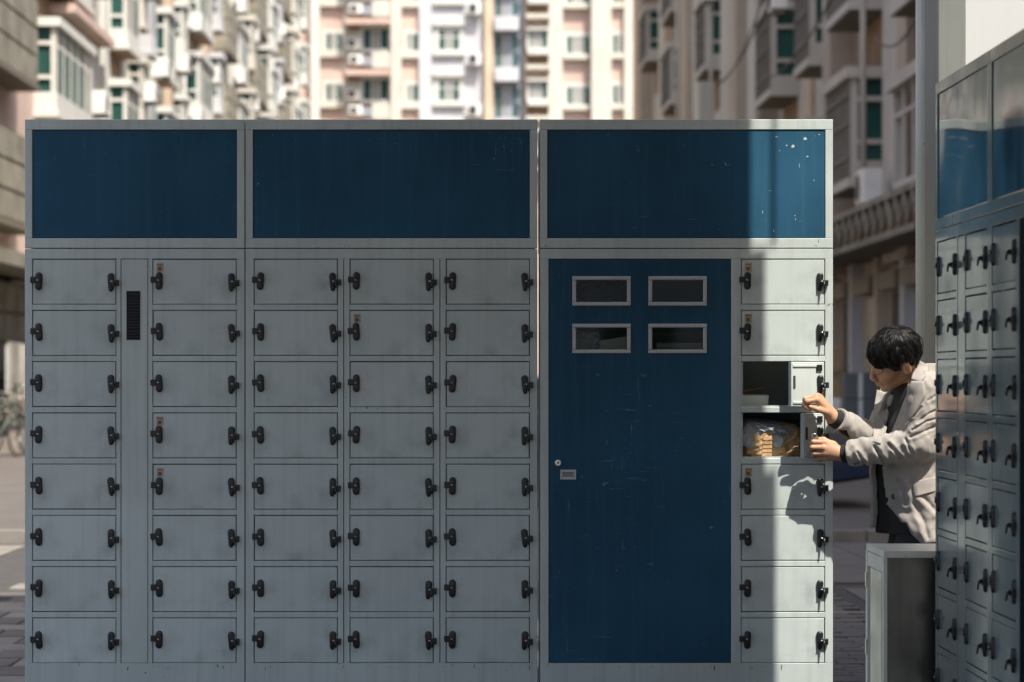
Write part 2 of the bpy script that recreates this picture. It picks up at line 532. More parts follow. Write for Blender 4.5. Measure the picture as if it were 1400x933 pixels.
        for (q0, q1) in wz:
            leaf.box(xl, px[0][0], yf, yb, q0, q1)
            leaf.box(px[0][1], px[1][0], yf, yb, q0, q1)
            leaf.box(px[1][1], xr, yf, yb, q0, q1)
        lf = leaf.build('service_door', bm_ if skin == 'main' else M['black_bank'], t)
        lf['label'] = 'tall dark blue service door with four small windows'
        for (q0, q1) in wz:
            for (a, b) in px:
                w = 0.013
                ff = MB()
                ff.panel(a-0.004, b+0.004, q1-w+0.003, q1+0.004, -0.0035, 0.004, 0.002)
                ff.panel(a-0.004, b+0.004, q0-0.004, q0+w-0.003, -0.0035, 0.004, 0.002)
                ff.panel(a-0.004, a+w-0.003, q0+w-0.003, q1-w+0.003, -0.0032, 0.004, 0.002)
                ff.panel(b-w+0.003, b+0.004, q0+w-0.003, q1-w+0.003, -0.0032, 0.004, 0.002)
                ff.build('window_frame', M['alu'], lf)
                MB().box(a+0.002, b-0.002, 0.006, 0.009, q0+0.002, q1-0.002).build('window_pane', M['glass'], lf)
        hx = b0 + 13/K
        if sgn < 0: hx = b1 - 13/K
        kz = Z(633)
        kh = MB().tube([(hx, 0.002, kz), (hx, -0.004, kz), (hx, -0.0055, kz)], [0.0125, 0.0125, 0.010], 16)
        kh.build('keyhole', M['steel'], lf)
        MB().tube([(hx, -0.005, kz), (hx, -0.0062, kz)], 0.004, 10).build('key_slot', M['dark'], lf)
        ha, hb = hx + 0.008, hx + 0.067
        hz0, hz1 = Z(656), Z(642.5)
        ff = MB()
        w = 0.009
        ff.panel(ha, hb, hz1-w, hz1, -0.004, 0.0015, 0.001).panel(ha, hb, hz0, hz0+w, -0.004, 0.0015, 0.001)
        ff.panel(ha, ha+w, hz0+w, hz1-w, -0.0038, 0.0015, 0.001).panel(hb-w, hb, hz0+w, hz1-w, -0.0038, 0.0015, 0.001)
        ff.build('pull_handle', M['alu'], lf)
        MB().box(ha+w, hb-w, -0.0004, 0.0012, hz0+w, hz1-w).build('pull_recess_shade', M['concrete'], lf)  # flat plate, darker so the recess shade sits in its colour
    return t, doors

def rel(px, left): return (px-left)/K
GRP = None
LA, _ = locker('narrow grey locker cabinet at the left with a black vent strip between its door columns', (X(33.5), 0, 0), 0, (334.8-33.5)/K,
       [rel(44, 33.5), rel(208.5, 33.5)], [(rel(165, 33.5), rel(202.5, 33.5), True)], stickers={(1, 0), (1, 3), (1, 4)})
LB, _ = locker('grey locker cabinet in the middle with three columns of small doors', (X(335.2), 0, 0), 0, (735.2-335.2)/K,
       [rel(347, 335.2), rel(478, 335.2), rel(609.5, 335.2)], seams=[rel(470, 335.2), rel(601.5, 335.2)], stickers={(1, 1)})
LC, _ = locker('grey locker cabinet with the tall dark blue door and two opened small doors', (X(737.8), 0, 0), 0, (1139.2-737.8)/K,
       [rel(1013, 737.8)], blue=(rel(750, 737.8), rel(999.5, 737.8), 1), stickers={(0, 0), (0, 1), (0, 4)}, open_rows={2, 3})
# the bank standing at right angles on the right, facing the lane
BX, BY = 1.505, -1.085
wA = (334.8-33.5)/K; wC = (1139.2-737.8)/K
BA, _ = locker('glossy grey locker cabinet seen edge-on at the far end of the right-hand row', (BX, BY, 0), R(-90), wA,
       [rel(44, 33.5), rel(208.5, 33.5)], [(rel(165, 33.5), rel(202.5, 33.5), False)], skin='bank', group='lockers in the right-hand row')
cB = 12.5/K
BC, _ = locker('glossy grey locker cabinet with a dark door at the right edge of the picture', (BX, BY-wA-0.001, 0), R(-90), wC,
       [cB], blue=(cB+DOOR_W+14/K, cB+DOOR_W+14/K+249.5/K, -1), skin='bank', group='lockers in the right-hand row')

# opened doors of the right column (hinged on their right edge)
def open_door(row, ang, lw):
    c = rel(1013, 737.8)
    z0 = Z(ROW_TOP[row]+ROW_H)
    hx = c + DOOR_W - GAP
    e = MB().panel(-lw, 0, GAP, DOOR_H-GAP, 0.0, 0.020, 0.002)
    d = e.build('door', M['paint_door'], LC, (hx, 0.0, z0), R(ang))
    d['label'] = 'opened small locker door leaf swung out on its right edge'
    tr = MB()
    a, b, q0, q1 = -lw+0.006, -0.012, 0.012, DOOR_H-0.012
    tr.panel(a, b, q1-0.010, q1, -0.004, 0.0, 0.002).panel(a, b, q0, q0+0.010, -0.004, 0.0, 0.002)
    tr.build('door_rim', M['paint_door'], d)
    MB().box(-lw+0.008, -lw+0.017, -0.0022, 0.0005, 0.070, 0.116).build('cam_slot', M['dark'], d)
    MB().box(-0.036, -0.012, -0.0052, 0.0002, DOOR_H-0.036, DOOR_H-0.0125).build('hinge_block', M['latch'], d)
    l = put('latch', latch_m[1], LC, (hx+GAP-0.0195, -0.010, z0+DOOR_H*0.505))
    put('rivet', stud_m[1], l, (0, 0, 0))
    # lip of the opening, seen at the left and bottom edges
    MB().box(c+0.001, c+0.007, 0.004, 0.03, z0, z0+DOOR_H).box(c+0.007, c+DOOR_W-0.001, 0.004, 0.03, z0, z0+0.006).build('opening_lip', M['paint'], LC)
    return d
open_door(2, 24, 0.142)
open_door(3, 30, 0.095)

# chipped paint: tiny irregular flakes on frames, panels and edges
M['chip_dark'] = mat('bare_dark_metal_chip', (0.07, 0.055, 0.045), 0.8)
M['chip_pale'] = mat('pale_primer_chip', (0.42, 0.45, 0.40), 0.8)
M['chip_rust'] = mat('rusty_chip', (0.17, 0.085, 0.04), 0.9)
def flakes(parent, spots, y, material, name='paint_chips'):
    mb = MB()
    for (x, z, sx, sz) in spots:
        n = random.randint(5, 8); a0 = random.random()*6
        ring = [(x+math.cos(a0+k*2*math.pi/n)*sx*random.uniform(.5, 1.1), z+math.sin(a0+k*2*math.pi/n)*sz*random.uniform(.5, 1.1)) for k in range(n)]
        mb.add([(p[0], y, p[1]) for p in ring], [list(range(n))])
    o = mb.build(name, material, parent); o['kind'] = 'stuff'
    return o
def rs(a, b): return random.uniform(a, b)
for t_, w_ in ((LA, wA), (LB, 400/K), (LC, wC)):
    sp = []
    for _ in range(46):
        e = random.random()
        if e < .3: sp.append((rs(.01, w_-.01), Z(340)+rs(-.006, .012), rs(.0008, .003), rs(.0008, .0022)))
        elif e < .5: sp.append((rs(.01, w_-.01), Z(908)+rs(-.012, .002), rs(.0008, .003), rs(.0008, .002)))
        elif e < .65: sp.append((rs(.01, w_-.01), TOP_Z-rs(.0015, .006), rs(.001, .004), rs(.0006, .0016)))
        elif e < .8: sp.append((random.choice([rs(.002, .008), w_-rs(.002, .008)]), rs(.1, 2.2), rs(.0006, .0014), rs(.001, .004)))
        else: sp.append((rs(.01, w_-.01), rs(.04, .20), rs(.0008, .0022), rs(.0008, .0022)))
    flakes(t_, sp, -.0006, M['chip_dark'])
    flakes(t_, [(rs(.02, w_-.02), Z(907)-rs(.004, .02), rs(.001, .003), rs(.004, .014)) for _ in range(7)], -.0008, M['chip_rust'], 'rust_runs')
    flakes(t_, [(rs(.05, w_-.05), random.choice([Z(180)-abs(random.gauss(0, .02)), rs(Z(322), Z(182))]), rs(.0005, .0018), rs(.0005, .0018)) for _ in range(26)], .0036, M['chip_pale'])
hx_ = lambda px: rel(px, 737.8)
flakes(LC, [(hx_(px), Z(py), a, b) for px, py, a, b in ((1101, 190, .009, .007), (1084, 200, .008, .006), (1076, 199, .006, .0025), (1062, 187, .006, .0015), (1120, 184, .004, .002), (1066, 206, .004, .0015),
       (1104, 214, .006, .003), (1087, 295, .003, .003), (1088, 300, .002, .004), (1058, 316, .0015, .006), (1043, 290, .0015, .008), (1113, 247, .002, .004), (1093, 227, .001, .012), (1053, 261, .010, .0006))], .0035, M['chip_pale'])
flakes(LC, [(hx_(1119), Z(330), .0018, .008), (hx_(1115.5), Z(336), .005, .0016), (hx_(1120), Z(327), .003, .0012), (hx_(1131), Z(235), .0016, .0018), (hx_(1136), Z(180), .0014, .002)], -.0009, M['chip_dark'])
# ------------------------------------------------------------------ background materials
M['white'] = mat('white_plaster', (0.54, 0.515, 0.445), 0.7, var=0.18, var_scale=0.9, streak=0.25, streak_col=(0.48, 0.43, 0.37))  # plain white plaster with random tone and streaks
M['frame'] = mat('white_window_frame', (0.57, 0.57, 0.52), 0.45, var=0.12, var_scale=1.5)
M['pink'] = mat('pink_wall_paint', (0.56, 0.41, 0.34), 0.8, var=0.2, var_scale=0.7, streak=0.25)
M['peach'] = mat('peach_wall_paint', (0.57, 0.44, 0.31), 0.8, var=0.2, var_scale=0.7)
M['pale_grey'] = mat('pale_grey_wall', (0.50, 0.50, 0.51), 0.8, var=0.15, var_scale=0.8, streak=0.2)
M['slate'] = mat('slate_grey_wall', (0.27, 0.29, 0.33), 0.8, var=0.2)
M['beige'] = mat('weathered_beige_panel', (0.27, 0.25, 0.19), 0.8, var=0.5, var_scale=1.3, streak=0.4, bump=0.01, bump_scale=8)
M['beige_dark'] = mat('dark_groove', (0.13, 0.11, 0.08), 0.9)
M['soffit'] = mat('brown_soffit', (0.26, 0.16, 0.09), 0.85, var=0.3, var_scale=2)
M['tealglass'] = mat('dark_green_window_glass', (0.03, 0.10, 0.085), 0.35, spec=0.15, var=0.5, var_scale=0.8)
M['curtain'] = mat('curtained_window', (0.27, 0.27, 0.25), 0.35, var=0.3, var_scale=3)
M['taupe'] = mat('taupe_wall_plaster', (0.46, 0.375, 0.29), 0.8, var=0.2, var_scale=0.6, streak=0.3)
M['bluegrey'] = mat('blue_grey_wall_plaster', (0.52, 0.48, 0.415), 0.8, var=0.2, var_scale=0.6, streak=0.3)
M['mesh'] = mat('dark_security_mesh', (0.19, 0.17, 0.14), 0.7, var=0.3, var_scale=3)
M['ac'] = mat('white_unit_casing', (0.70, 0.69, 0.64), 0.5, var=0.15, var_scale=3)
M['grille'] = mat('dark_fan_grille', (0.05, 0.05, 0.05), 0.6)
M['pipe'] = mat('grey_pole_paint', (0.60, 0.62, 0.60), 0.42, var=0.2, var_scale=3, streak=0.3, specks=0.9, speck_col=(0.03, 0.03, 0.03), speck_scale=38, speck_thr=0.73)
M['shopdark'] = mat('dark_shop_interior', (0.035, 0.032, 0.028), 0.8)
M['cable'] = mat('black_cable', (0.02, 0.02, 0.02), 0.6)
M['tan'] = mat('tan_cardboard', (0.36, 0.24, 0.13), 0.8, var=0.2, var_scale=6)
M['bluebox'] = mat('grey_crate', (0.11, 0.12, 0.12), 0.6)
M['laundry'] = mat('pale_cloth', (0.6, 0.55, 0.5), 0.9)
M['redcloth'] = mat('red_cloth', (0.42, 0.10, 0.08), 0.9)

def dy(d): return d - D
cache = {}
def shared(key, fn, mname, material):
    if key not in cache: cache[key] = as_mesh(fn(), mname, material)
    return cache[key]

def bay_frame(length, h, depth, s, parapet):
    """bay from the wall (x=0) out to x = s*depth, along +y; z 0 at its underside"""
    mb = MB()
    o = s*depth
    def bx(xa, xb, *r): mb.box(min(xa, xb), max(xa, xb), *r)
    bx(0, o+s*0.10, -0.10, length+0.10, h-0.20, h)              # roof slab
    bx(0, o+s*0.05, -0.05, length+0.05, 0, 0.16)               # floor slab
    bx(0, o, 0.0, length, 0.16, 0.16+parapet)                  # parapet
    p = 0.13
    zt, zb = h-0.20, 0.16+parapet
    for y in (0, length-p): bx(o-s*p, o, y, y+p, zb, zt)
    n = max(2, int(round(length/1.0)))
    for k in range(1, n):
        y = k*length/n
        bx(o-s*0.05, o-s*0.005, y-0.05, y+0.05, zb, zt)
    bx(o-s*0.06, o-s*0.012, p, length-p, zb+(zt-zb)*0.70, zb+(zt-zb)*0.70+0.07)
    # near end
    bx(s*0.0, s*0.06, 0.0, p, zb, zt)
    bx(s*0.06, o-s*p, 0.012, 0.06, zb+(zt-zb)*0.72, zb+(zt-zb)*0.72+0.09)
    bx(s*0.06, o-s*p, 0.012, 0.06, zb+(zt-zb)*0.20, zb+(zt-zb)*0.20+0.09)
    return mb

AC_N = [0]
def ac_unit(loc, rz, where):
    """outdoor air-conditioner unit"""
    t = thing('air_conditioner', where, 'air conditioner', loc, rz, 'air conditioners on ' + where.split(' on ')[-1])
    put('casing', shared('ac_case', lambda: MB().panel(-0.42, 0.42, 0, 0.58, -0.16, 0.16, 0.03), 'casing', M['ac']), t)
    put('fan_grille', shared('ac_fan', lambda: MB().tube([(-0.12, -0.158, 0.29), (-0.12, -0.172, 0.29)], 0.23, 16), 'fan_grille', M['grille']), t)
    for bx_ in (-0.335, 0.335): put('bracket', shared('ac_br', lambda: MB().box(-0.025, 0.025, -0.18, 0.36, -0.05, -0.002), 'bracket', M['grille']), t, (bx_, 0, 0))

def window_on(parent, x0, x1, y, z0, z1, frame=0.09, n=2, fm='frame', transom=0.0, pane_mats=('tealglass',), sill=True):
    """window on a wall facing -y: frame part with its panes as sub-parts"""
    mb = MB()
    yf = y-0.06
    mb.box(x0-frame, x1+frame, yf, y+0.02, z1, z1+frame)
    mb.box(x0-frame, x1+frame, yf-(0.10 if sill else 0), y+0.02, z0-frame, z0)
    mb.box(x0-frame, x0, yf, y+0.02, z0, z1); mb.box(x1, x1+frame, yf, y+0.02, z0, z1)
    w = (x1-x0)/n
    for k in range(1, n): mb.box(x0+k*w-0.035, x0+k*w+0.035, yf+0.01, y+0.02, z0, z1)
    if transom: mb.box(x0, x1, yf+0.01, y+0.02, z0+(z1-z0)*transom, z0+(z1-z0)*transom+0.07)
    f = mb.build('window', M[fm], parent)
    for k in range(n):
        MB().box(x0+k*w+0.03, x0+(k+1)*w-0.03, y-0.03, y+0.005, z0+0.002, z1-0.002).build('pane', M[pane_mats[k % len(pane_mats)]], f)
    return f

# ------------------------------------------------------------------ left row of flats (street side faces +x)
WLX = -10.0
FLOOR = 3.1
def left_block(label, d0, d1, bays, wall_m, base=7.20, floors=range(0, 8), top=28):
    t = thing('apartment_building', label, 'building', (WLX, dy(d0), 0))
    MB().box(-14, 0, 0, d1-d0, 0, top).build('wall', M[wall_m], t)
    for (db, ln, dep, par, m, zoff, lo, hi) in bays:
        for fl in floors:
            z = base + zoff + (fl-2)*FLOOR
            # build only the storeys near what the camera can see
            zc_lo = CAM_H + (VY-163)/F_PX*db if (VX - (-WLX-0.5)/db*F_PX) > 33 else 0
            zc_hi = CAM_H + VY/F_PX*(db+ln)
            if z + 2.3 < zc_lo - FLOOR*0.6 or z > zc_hi + FLOOR*0.6: continue
            if m == 'cage':
                bp = put('balcony', shared(('cage', ln, dep), lambda: MB().box(0, dep-0.02, 0.02, ln-0.02, 0, 1.85).box(0, dep+0.06, -0.06, ln+0.06, -0.12, 0), 'balcony', M['beige_dark']), t, (0, db-d0, z))
                nx = max(3, int(ln/1.05))
                pm = shared(('cagep', ln/nx), lambda: MB().box(-0.03, 0.03, 0.04, ln/nx-0.04, 0.04, 0.58), 'panel', M['beige'])
                for k in range(nx):
                    for q in range(3):
                        put('panel', pm, bp, (dep-0.01, k*ln/nx, q*0.61))
                pe = shared(('cagee', dep), lambda: MB().box(0.03, dep-0.05, -0.03, 0.03, 0.04, 0.58), 'panel', M['beige'])
                for q in range(3): put('panel', pe, bp, (0, 0.02, q*0.61))
                continue
            h = 2.28
            fm = shared(('bay', ln, dep, par, m), lambda: bay_frame(ln, h, dep, 1, par), 'bay_window', M[m])
            b = put('bay_window', fm, t, (0, db-d0, z))
            zb, zt = 0.16+par, h-0.20
            n = max(2, int(round(ln/1.0)))
            pm = shared(('bp', ln/n, zt-zb), lambda: MB().box(-0.01, 0.01, 0.0, ln/n, 0.0, zt-zb), 'pane', M['tealglass'])
            pc = shared(('bpc', ln/n, zt-zb), lambda: MB().box(-0.01, 0.01, 0.0, ln/n, 0.0, zt-zb), 'pane', M['curtain'])
            for k in range(n):
                put('pane', pc if random.random() < 0.25 else pm, b, (dep-0.028, k*ln/n, zb))
            pe = shared(('bpe', dep, zt-zb), lambda: MB().box(0.0, dep-0.09, -0.01, 0.01, 0.0, zt-zb), 'pane', M['tealglass'])
            put('pane', pe, b, (0, 0.09, zb))
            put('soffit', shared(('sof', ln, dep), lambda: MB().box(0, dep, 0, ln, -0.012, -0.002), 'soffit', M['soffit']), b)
            # flat brown patch painting in the shade of an opening under the bay
            put('painted_recess', shared(('rec', ln), lambda: MB().box(-0.02, 0.035, 0.25, ln-0.25, -0.62, -0.05), 'painted_recess', M['soffit']), b)
    return t

#  (distance, length, depth, parapet, material, storey offset)
L1 = left_block('near left apartment block with beige panelled balconies and white bay windows', 30, 63.4,
    [(38.0, 6.0, 0.62, 0.35, 'cage', 0.35, 0, 9), (46.0, 6.2, 0.62, 0.35, 'cage', 0.35, 0, 9), (55.2, 5.2, 0.52, 0.42, 'frame', 0.0, 0, 9)], 'pink', top=14.5)
L2 = left_block('left apartment block with stacked white bay windows and pink walls', 63.4, 92.0,
    [(66.6, 2.4, 0.52, 0.42, 'frame', 0.0, 0, 9), (70.2, 1.1, 0.46, 0.6, 'white', 1.1, 0, 9), (72.4, 1.3, 0.40, 0.5, 'pale_grey', 0.6, 0, 9), (75.6, 2.0, 0.50, 0.42, 'frame', 0.25, 0, 9), (80.4, 1.3, 0.42, 0.9, 'frame', 1.2, 0, 9), (84.0, 4.4, 0.55, 0.42, 'frame', 0.0, 0, 9), (90.3, 1.2, 0.6, 0.5, 'pale_grey', 0.8, 0, 9)], 'white', top=20)
L3 = left_block('far left apartment block with crowded white balconies and beige screens', 92.0, 138.0,
    [(93.5, 3.2, 0.62, 0.35, 'cage', 0.5, 0, 9), (99.0, 3.2, 0.55, 0.5, 'frame', 0.1, 0, 9), (106.0, 5.0, 0.62, 0.35, 'cage', 0.2, 0, 9), (114.0, 3.6, 0.55, 0.5, 'frame', 0.4, 0, 9),
     (103.2, 1.3, 0.66, 0.5, 'white', 1.0, 0, 9), (111.8, 1.2, 0.7, 0.7, 'frame', 0.9, 0, 9), (119.2, 1.2, 0.6, 0.5, 'pale_grey', 1.3, 0, 9), (121.0, 4.6, 0.62, 0.35, 'cage', 0.1, 0, 9), (126.4, 1.4, 0.7, 0.5, 'white', 0.7, 0, 9), (129.0, 4.0, 0.55, 0.5, 'frame', 0.2, 0, 9), (135.0, 1.6, 0.75, 0.5, 'frame', 1.1, 0, 9)], 'peach')
# wall dressing: pilasters, ledges, pipes
def wall_box(parent, d0, dA, dB, z0, z1, proj, m, name):
    return MB().box(-0.02, proj, dA-d0, dB-d0, z0, z1).build(name, M[m], parent)
for dA, dB, m in ((60.4, 61.1, 'frame'), (61.6, 63.2, 'white')):
    wall_box(L1, 30, dA, dB, 0, 14.4, 0.28, m, 'pilaster')
for dA, dB, m, pr in ((63.6, 64.3, 'frame', .34), (78.4, 79.4, 'peach', .22), (89.4, 90.0, 'peach', .2)):
    wall_box(L2, 63.4, dA, dB, 0, 19.9, pr, m, 'pilaster')
for dA, dB, m, pr in ((97.4, 97.9, 'frame', .35), (118.4, 118.9, 'peach', .3), (134.0, 134.6, 'frame', .5)):
    wall_box(L3, 92.0, dA, dB, 0, 28, pr, m, 'pilaster')
for dp, par, d0 in ((59.9, L1, 30), (64.9, L2, 63.4), (74.2, L2, 63.4), (83.2, L2, 63.4), (105.2, L3, 92)):
    MB().tube([(0.12, dp-d0, 0), (0.12, dp-d0, 14 if par is L1 else 19.5)], 0.06, 8).build('drainpipe', M['frame'], par)
# sloping ledge under the pink wall between the first two bay columns
for z in (4.1, 7.2, 10.3):
    wall_box(L1, 30, 57.0+0.0, 63.3, z-0.42, z-0.22, 0.66, 'pink', 'ledge')
# left units and laundry
for (d_, z_) in ((61.2, 7.9), (61.6, 11.0), (70.8, 9.3), (70.9, 12.4), (73.8, 10.4), (79.0, 11.2), (82.8, 9.9), (82.9, 13.1), (88.6, 12.0), (98.4, 13.2), (98.6, 16.1),
                 (104.9, 12.8), (105.0, 15.8), (113.0, 15.5), (113.2, 18.6), (119.8, 15.0), (120.0, 18.2), (127.9, 16.4), (128.2, 19.5)):
    ac_unit((WLX+0.62, dy(d_), z_), R(90), 'white air conditioner bracketed on the sunlit left facades')

# shop fronts at the foot of the left block
wall_box(L1, 30, 38, 60, 3.35, 3.62, 1.5, 'beige', 'canopy')
for k, dd in enumerate((39, 42.2, 45.4, 48.6, 51.8, 55)):
    wall_box(L1, 30, dd, dd+0.35, 0, 3.35, 0.12, 'white', 'pier')
    w = MB().box(0.0, 0.03, dd+0.36-30, dd+3.18-30, 0.3, 3.2).build('shop_window', M['shopdark'], L1)
for dd, z, m in ((47.0, 4.2, 'redcloth'), (48.6, 4.2, 'laundry'), (49.6, 4.25, 'pink')):
    wall_box(L1, 30, dd, dd+0.8, z-0.5, z+0.6, 0.05, m, 'shutter')

# white hoarding and flower bed by the left lane edge
hd = thing('hoarding', 'low faded panelled hoarding in front of the dark shop at the left edge', 'hoarding', (-8.9, dy(46.5), 0))
M['hoard'] = mat('faded_board', (0.36, 0.34, 0.29), 0.7, var=0.5, var_scale=1.5, streak=0.4)
for k in range(5):
    MB().box(-0.03, 0.03, k*1.2+0.02, k*1.2+1.18, 0.35, 1.95 - 0.12*(k % 2)).build('board', M['hoard'], hd)
    MB().box(-0.06, -0.03, k*1.2-0.03, k*1.2+0.03, 0, 1.9).build('post', M['pipe'], hd)
for k in range(4):
    MB().box(0.2+k*0.62, 0.72+k*0.62, -0.04, 0.0, 0.35, 1.9).build('board', M['hoard'], hd)
M['leaf'] = mat('shrub_leaf', (0.05, 0.085, 0.03), 0.6, var=0.4, var_scale=12)
M['flower'] = mat('pale_blossom', (0.62, 0.45, 0.38), 0.7, var=0.3, var_scale=20)
M['flower_w'] = mat('white_blossom', (0.66, 0.63, 0.55), 0.7)
M['stem'] = mat('woody_stem', (0.09, 0.06, 0.04), 0.8)
M['planter'] = mat('stone_planter', (0.24, 0.21, 0.175), 0.8, var=0.2)
def flower_shrub(label, x, d_, h, r):
    t = thing('flowering_shrub', label, 'shrub', (x, dy(d_), 0.34), 0, 'shrubs in the flower trough')
    fol, fl, fw = MB(), MB(), MB()
    for k in range(420):
        a = random.uniform(0, 2*math.pi); u = random.random()**0.5; zz = random.uniform(0.08, h)
        rr = r*u*(1.0 - 0.5*abs(zz/h-0.5))
        c = Vector((math.cos(a)*rr, math.sin(a)*rr, zz))
        q = random.random()
        tgt = fol if q < 0.62 else (fl if q < 0.82 else fw)
        s = random.uniform(0.03, 0.06)
        n = Vector((random.gauss(0, 1), random.gauss(0, 1), random.gauss(0, 1))).normalized()
        e = n.orthogonal().normalized(); f_ = n.cross(e)
        tgt.add([c-e*s, c+f_*s*0.6, c+e*s, c-f_*s*0.6], [(0, 1, 2, 3)])
    fol.build('foliage', M['leaf'], t); fl.build('blossom', M['flower'], t); fw.build('blossom', M['flower_w'], t)
    st = MB()
    for k in range(5):
        a = k*1.3
        st.tube([(0, 0, -0.05), (math.cos(a)*r*0.3, math.sin(a)*r*0.3, h*0.5), (math.cos(a)*r*0.6, math.sin(a)*r*0.6, h*0.9)], [0.012, 0.008, 0.003], 5)
    st.build('stem', M['stem'], t)
tr = thing('flower_trough', 'low stone trough holding flowering shrubs by the lane at the left edge', 'planter', (-8.0, dy(40.5), 0))
MB().box(-0.45, 0.45, 0, 4.2, 0.0, 0.36).build('trough', M['planter'], tr)
MB().box(-0.38, 0.38, 0.08, 4.12, 0.36, 0.38).build('soil', M['joint'], tr)
for k in range(4):
    flower_shrub(['nearest flowering shrub in the left trough', 'second flowering shrub in the left trough', 'third flowering shrub in the left trough', 'farthest flowering shrub in the left trough'][k],
                 -8.0+random.uniform(-.1, .1), 41.1+k*1.0, random.uniform(0.6, 0.85), 0.5)

M['bike'] = mat('dark_bicycle_paint', (0.03, 0.03, 0.035), 0.4)
M['dull_green'] = mat('green_bicycle_paint', (0.06, 0.075, 0.06), 0.5)
def bicycle(label, x, d_, rz, paint):
    t = thing('bicycle', label, 'bicycle', (x, dy(d_), 0), rz, 'bicycles parked at the left kerb')
    for wx in (-0.52, 0.52):
        ring = [(wx+0.33*math.cos(a*math.pi/10), 0, 0.335+0.33*math.sin(a*math.pi/10)) for a in range(21)]
        w = MB().tube(ring, 0.018, 6, caps=False).build('wheel', M['rubber'], t)
        sp = MB()
        for a in range(8): sp.tube([(wx, 0, .335), (wx+0.32*math.cos(a*math.pi/4), 0, .335+0.32*math.sin(a*math.pi/4))], 0.004, 4)
        sp.build('spokes', M['steel'], w)
    fr = MB()
    for a, b in (((-.52, .335), (-.12, .32)), ((-.52, .335), (-.22, .80)), ((-.12, .32), (-.24, .92)), ((-.20, .78), (.36, .86)), ((-.12, .32), (.38, .78)), ((.34, .98), (.52, .335))):
        fr.tube([(a[0], 0, a[1]), (b[0], 0, b[1])], 0.02, 8)
    fr.build('frame', M[paint], t)
    MB().prism([(-.36, .93), (-.12, .95), (-.12, .99), (-.36, 1.0)], 'y', -.07, .07).build('saddle', M['rubber'], t)
    MB().tube([(.30, -.28, 1.06), (.36, -.1, 1.0), (.36, .1, 1.0), (.30, .28, 1.06)], 0.014, 8).build('handlebar', M['steel'], t)
    MB().box(.42, .72, -.16, .16, .72, .92).build('basket', M['mesh'], t)
M['rubber'] = mat('black_rubber', (0.02, 0.02, 0.02), 0.7)
bicycle('dark bicycle parked against the flower trough at the left edge', -7.50, 39.3, R(62), 'bike')
bicycle('dull green bicycle parked nearer than the dark one at the left edge', -7.42, 38.2, R(70), 'dull_green')

# ------------------------------------------------------------------ far block closing the lane (faces the camera)
DC = 147.0
YC = dy(DC)
CB = thing('apartment_building', 'pink and white apartment block closing the far end of the lane', 'building', (0, YC, 0))
def cx(px): return (px-VX)*DC/F_PX
def cz(py): return CAM_H-(py-VY)*DC/F_PX
def cbox(pa, pb, za, zb, y0, y1, m, name):
    return MB().box(cx(pa), cx(pb), y0, y1, min(za, zb), max(za, zb)).build(name, M[m], CB)
PITCH = 69.3
MB().box(-24, 24, 0, 14, 0, 40).build('wall', M['pink'], CB)
for pa, pb, pr, m in ((425, 437.5, .5, 'frame'), (470.5, 476, .12, 'white'), (535, 549, .9, 'white'), (573, 590, .3, 'pale_grey'), (590, 662, .15, 'pale_grey'), (662.5, 674, .55, 'peach'),
                      (675, 716, .05, 'slate'), (716, 720, .3, 'taupe'), (750, 769, .45, 'white'), (808, 835, .8, 'white'), (853, 900, .4, 'white')):
    cbox(pa, pb, 0, 40, -pr, 0.0 if pr > .04 else 0, m, 'pier')
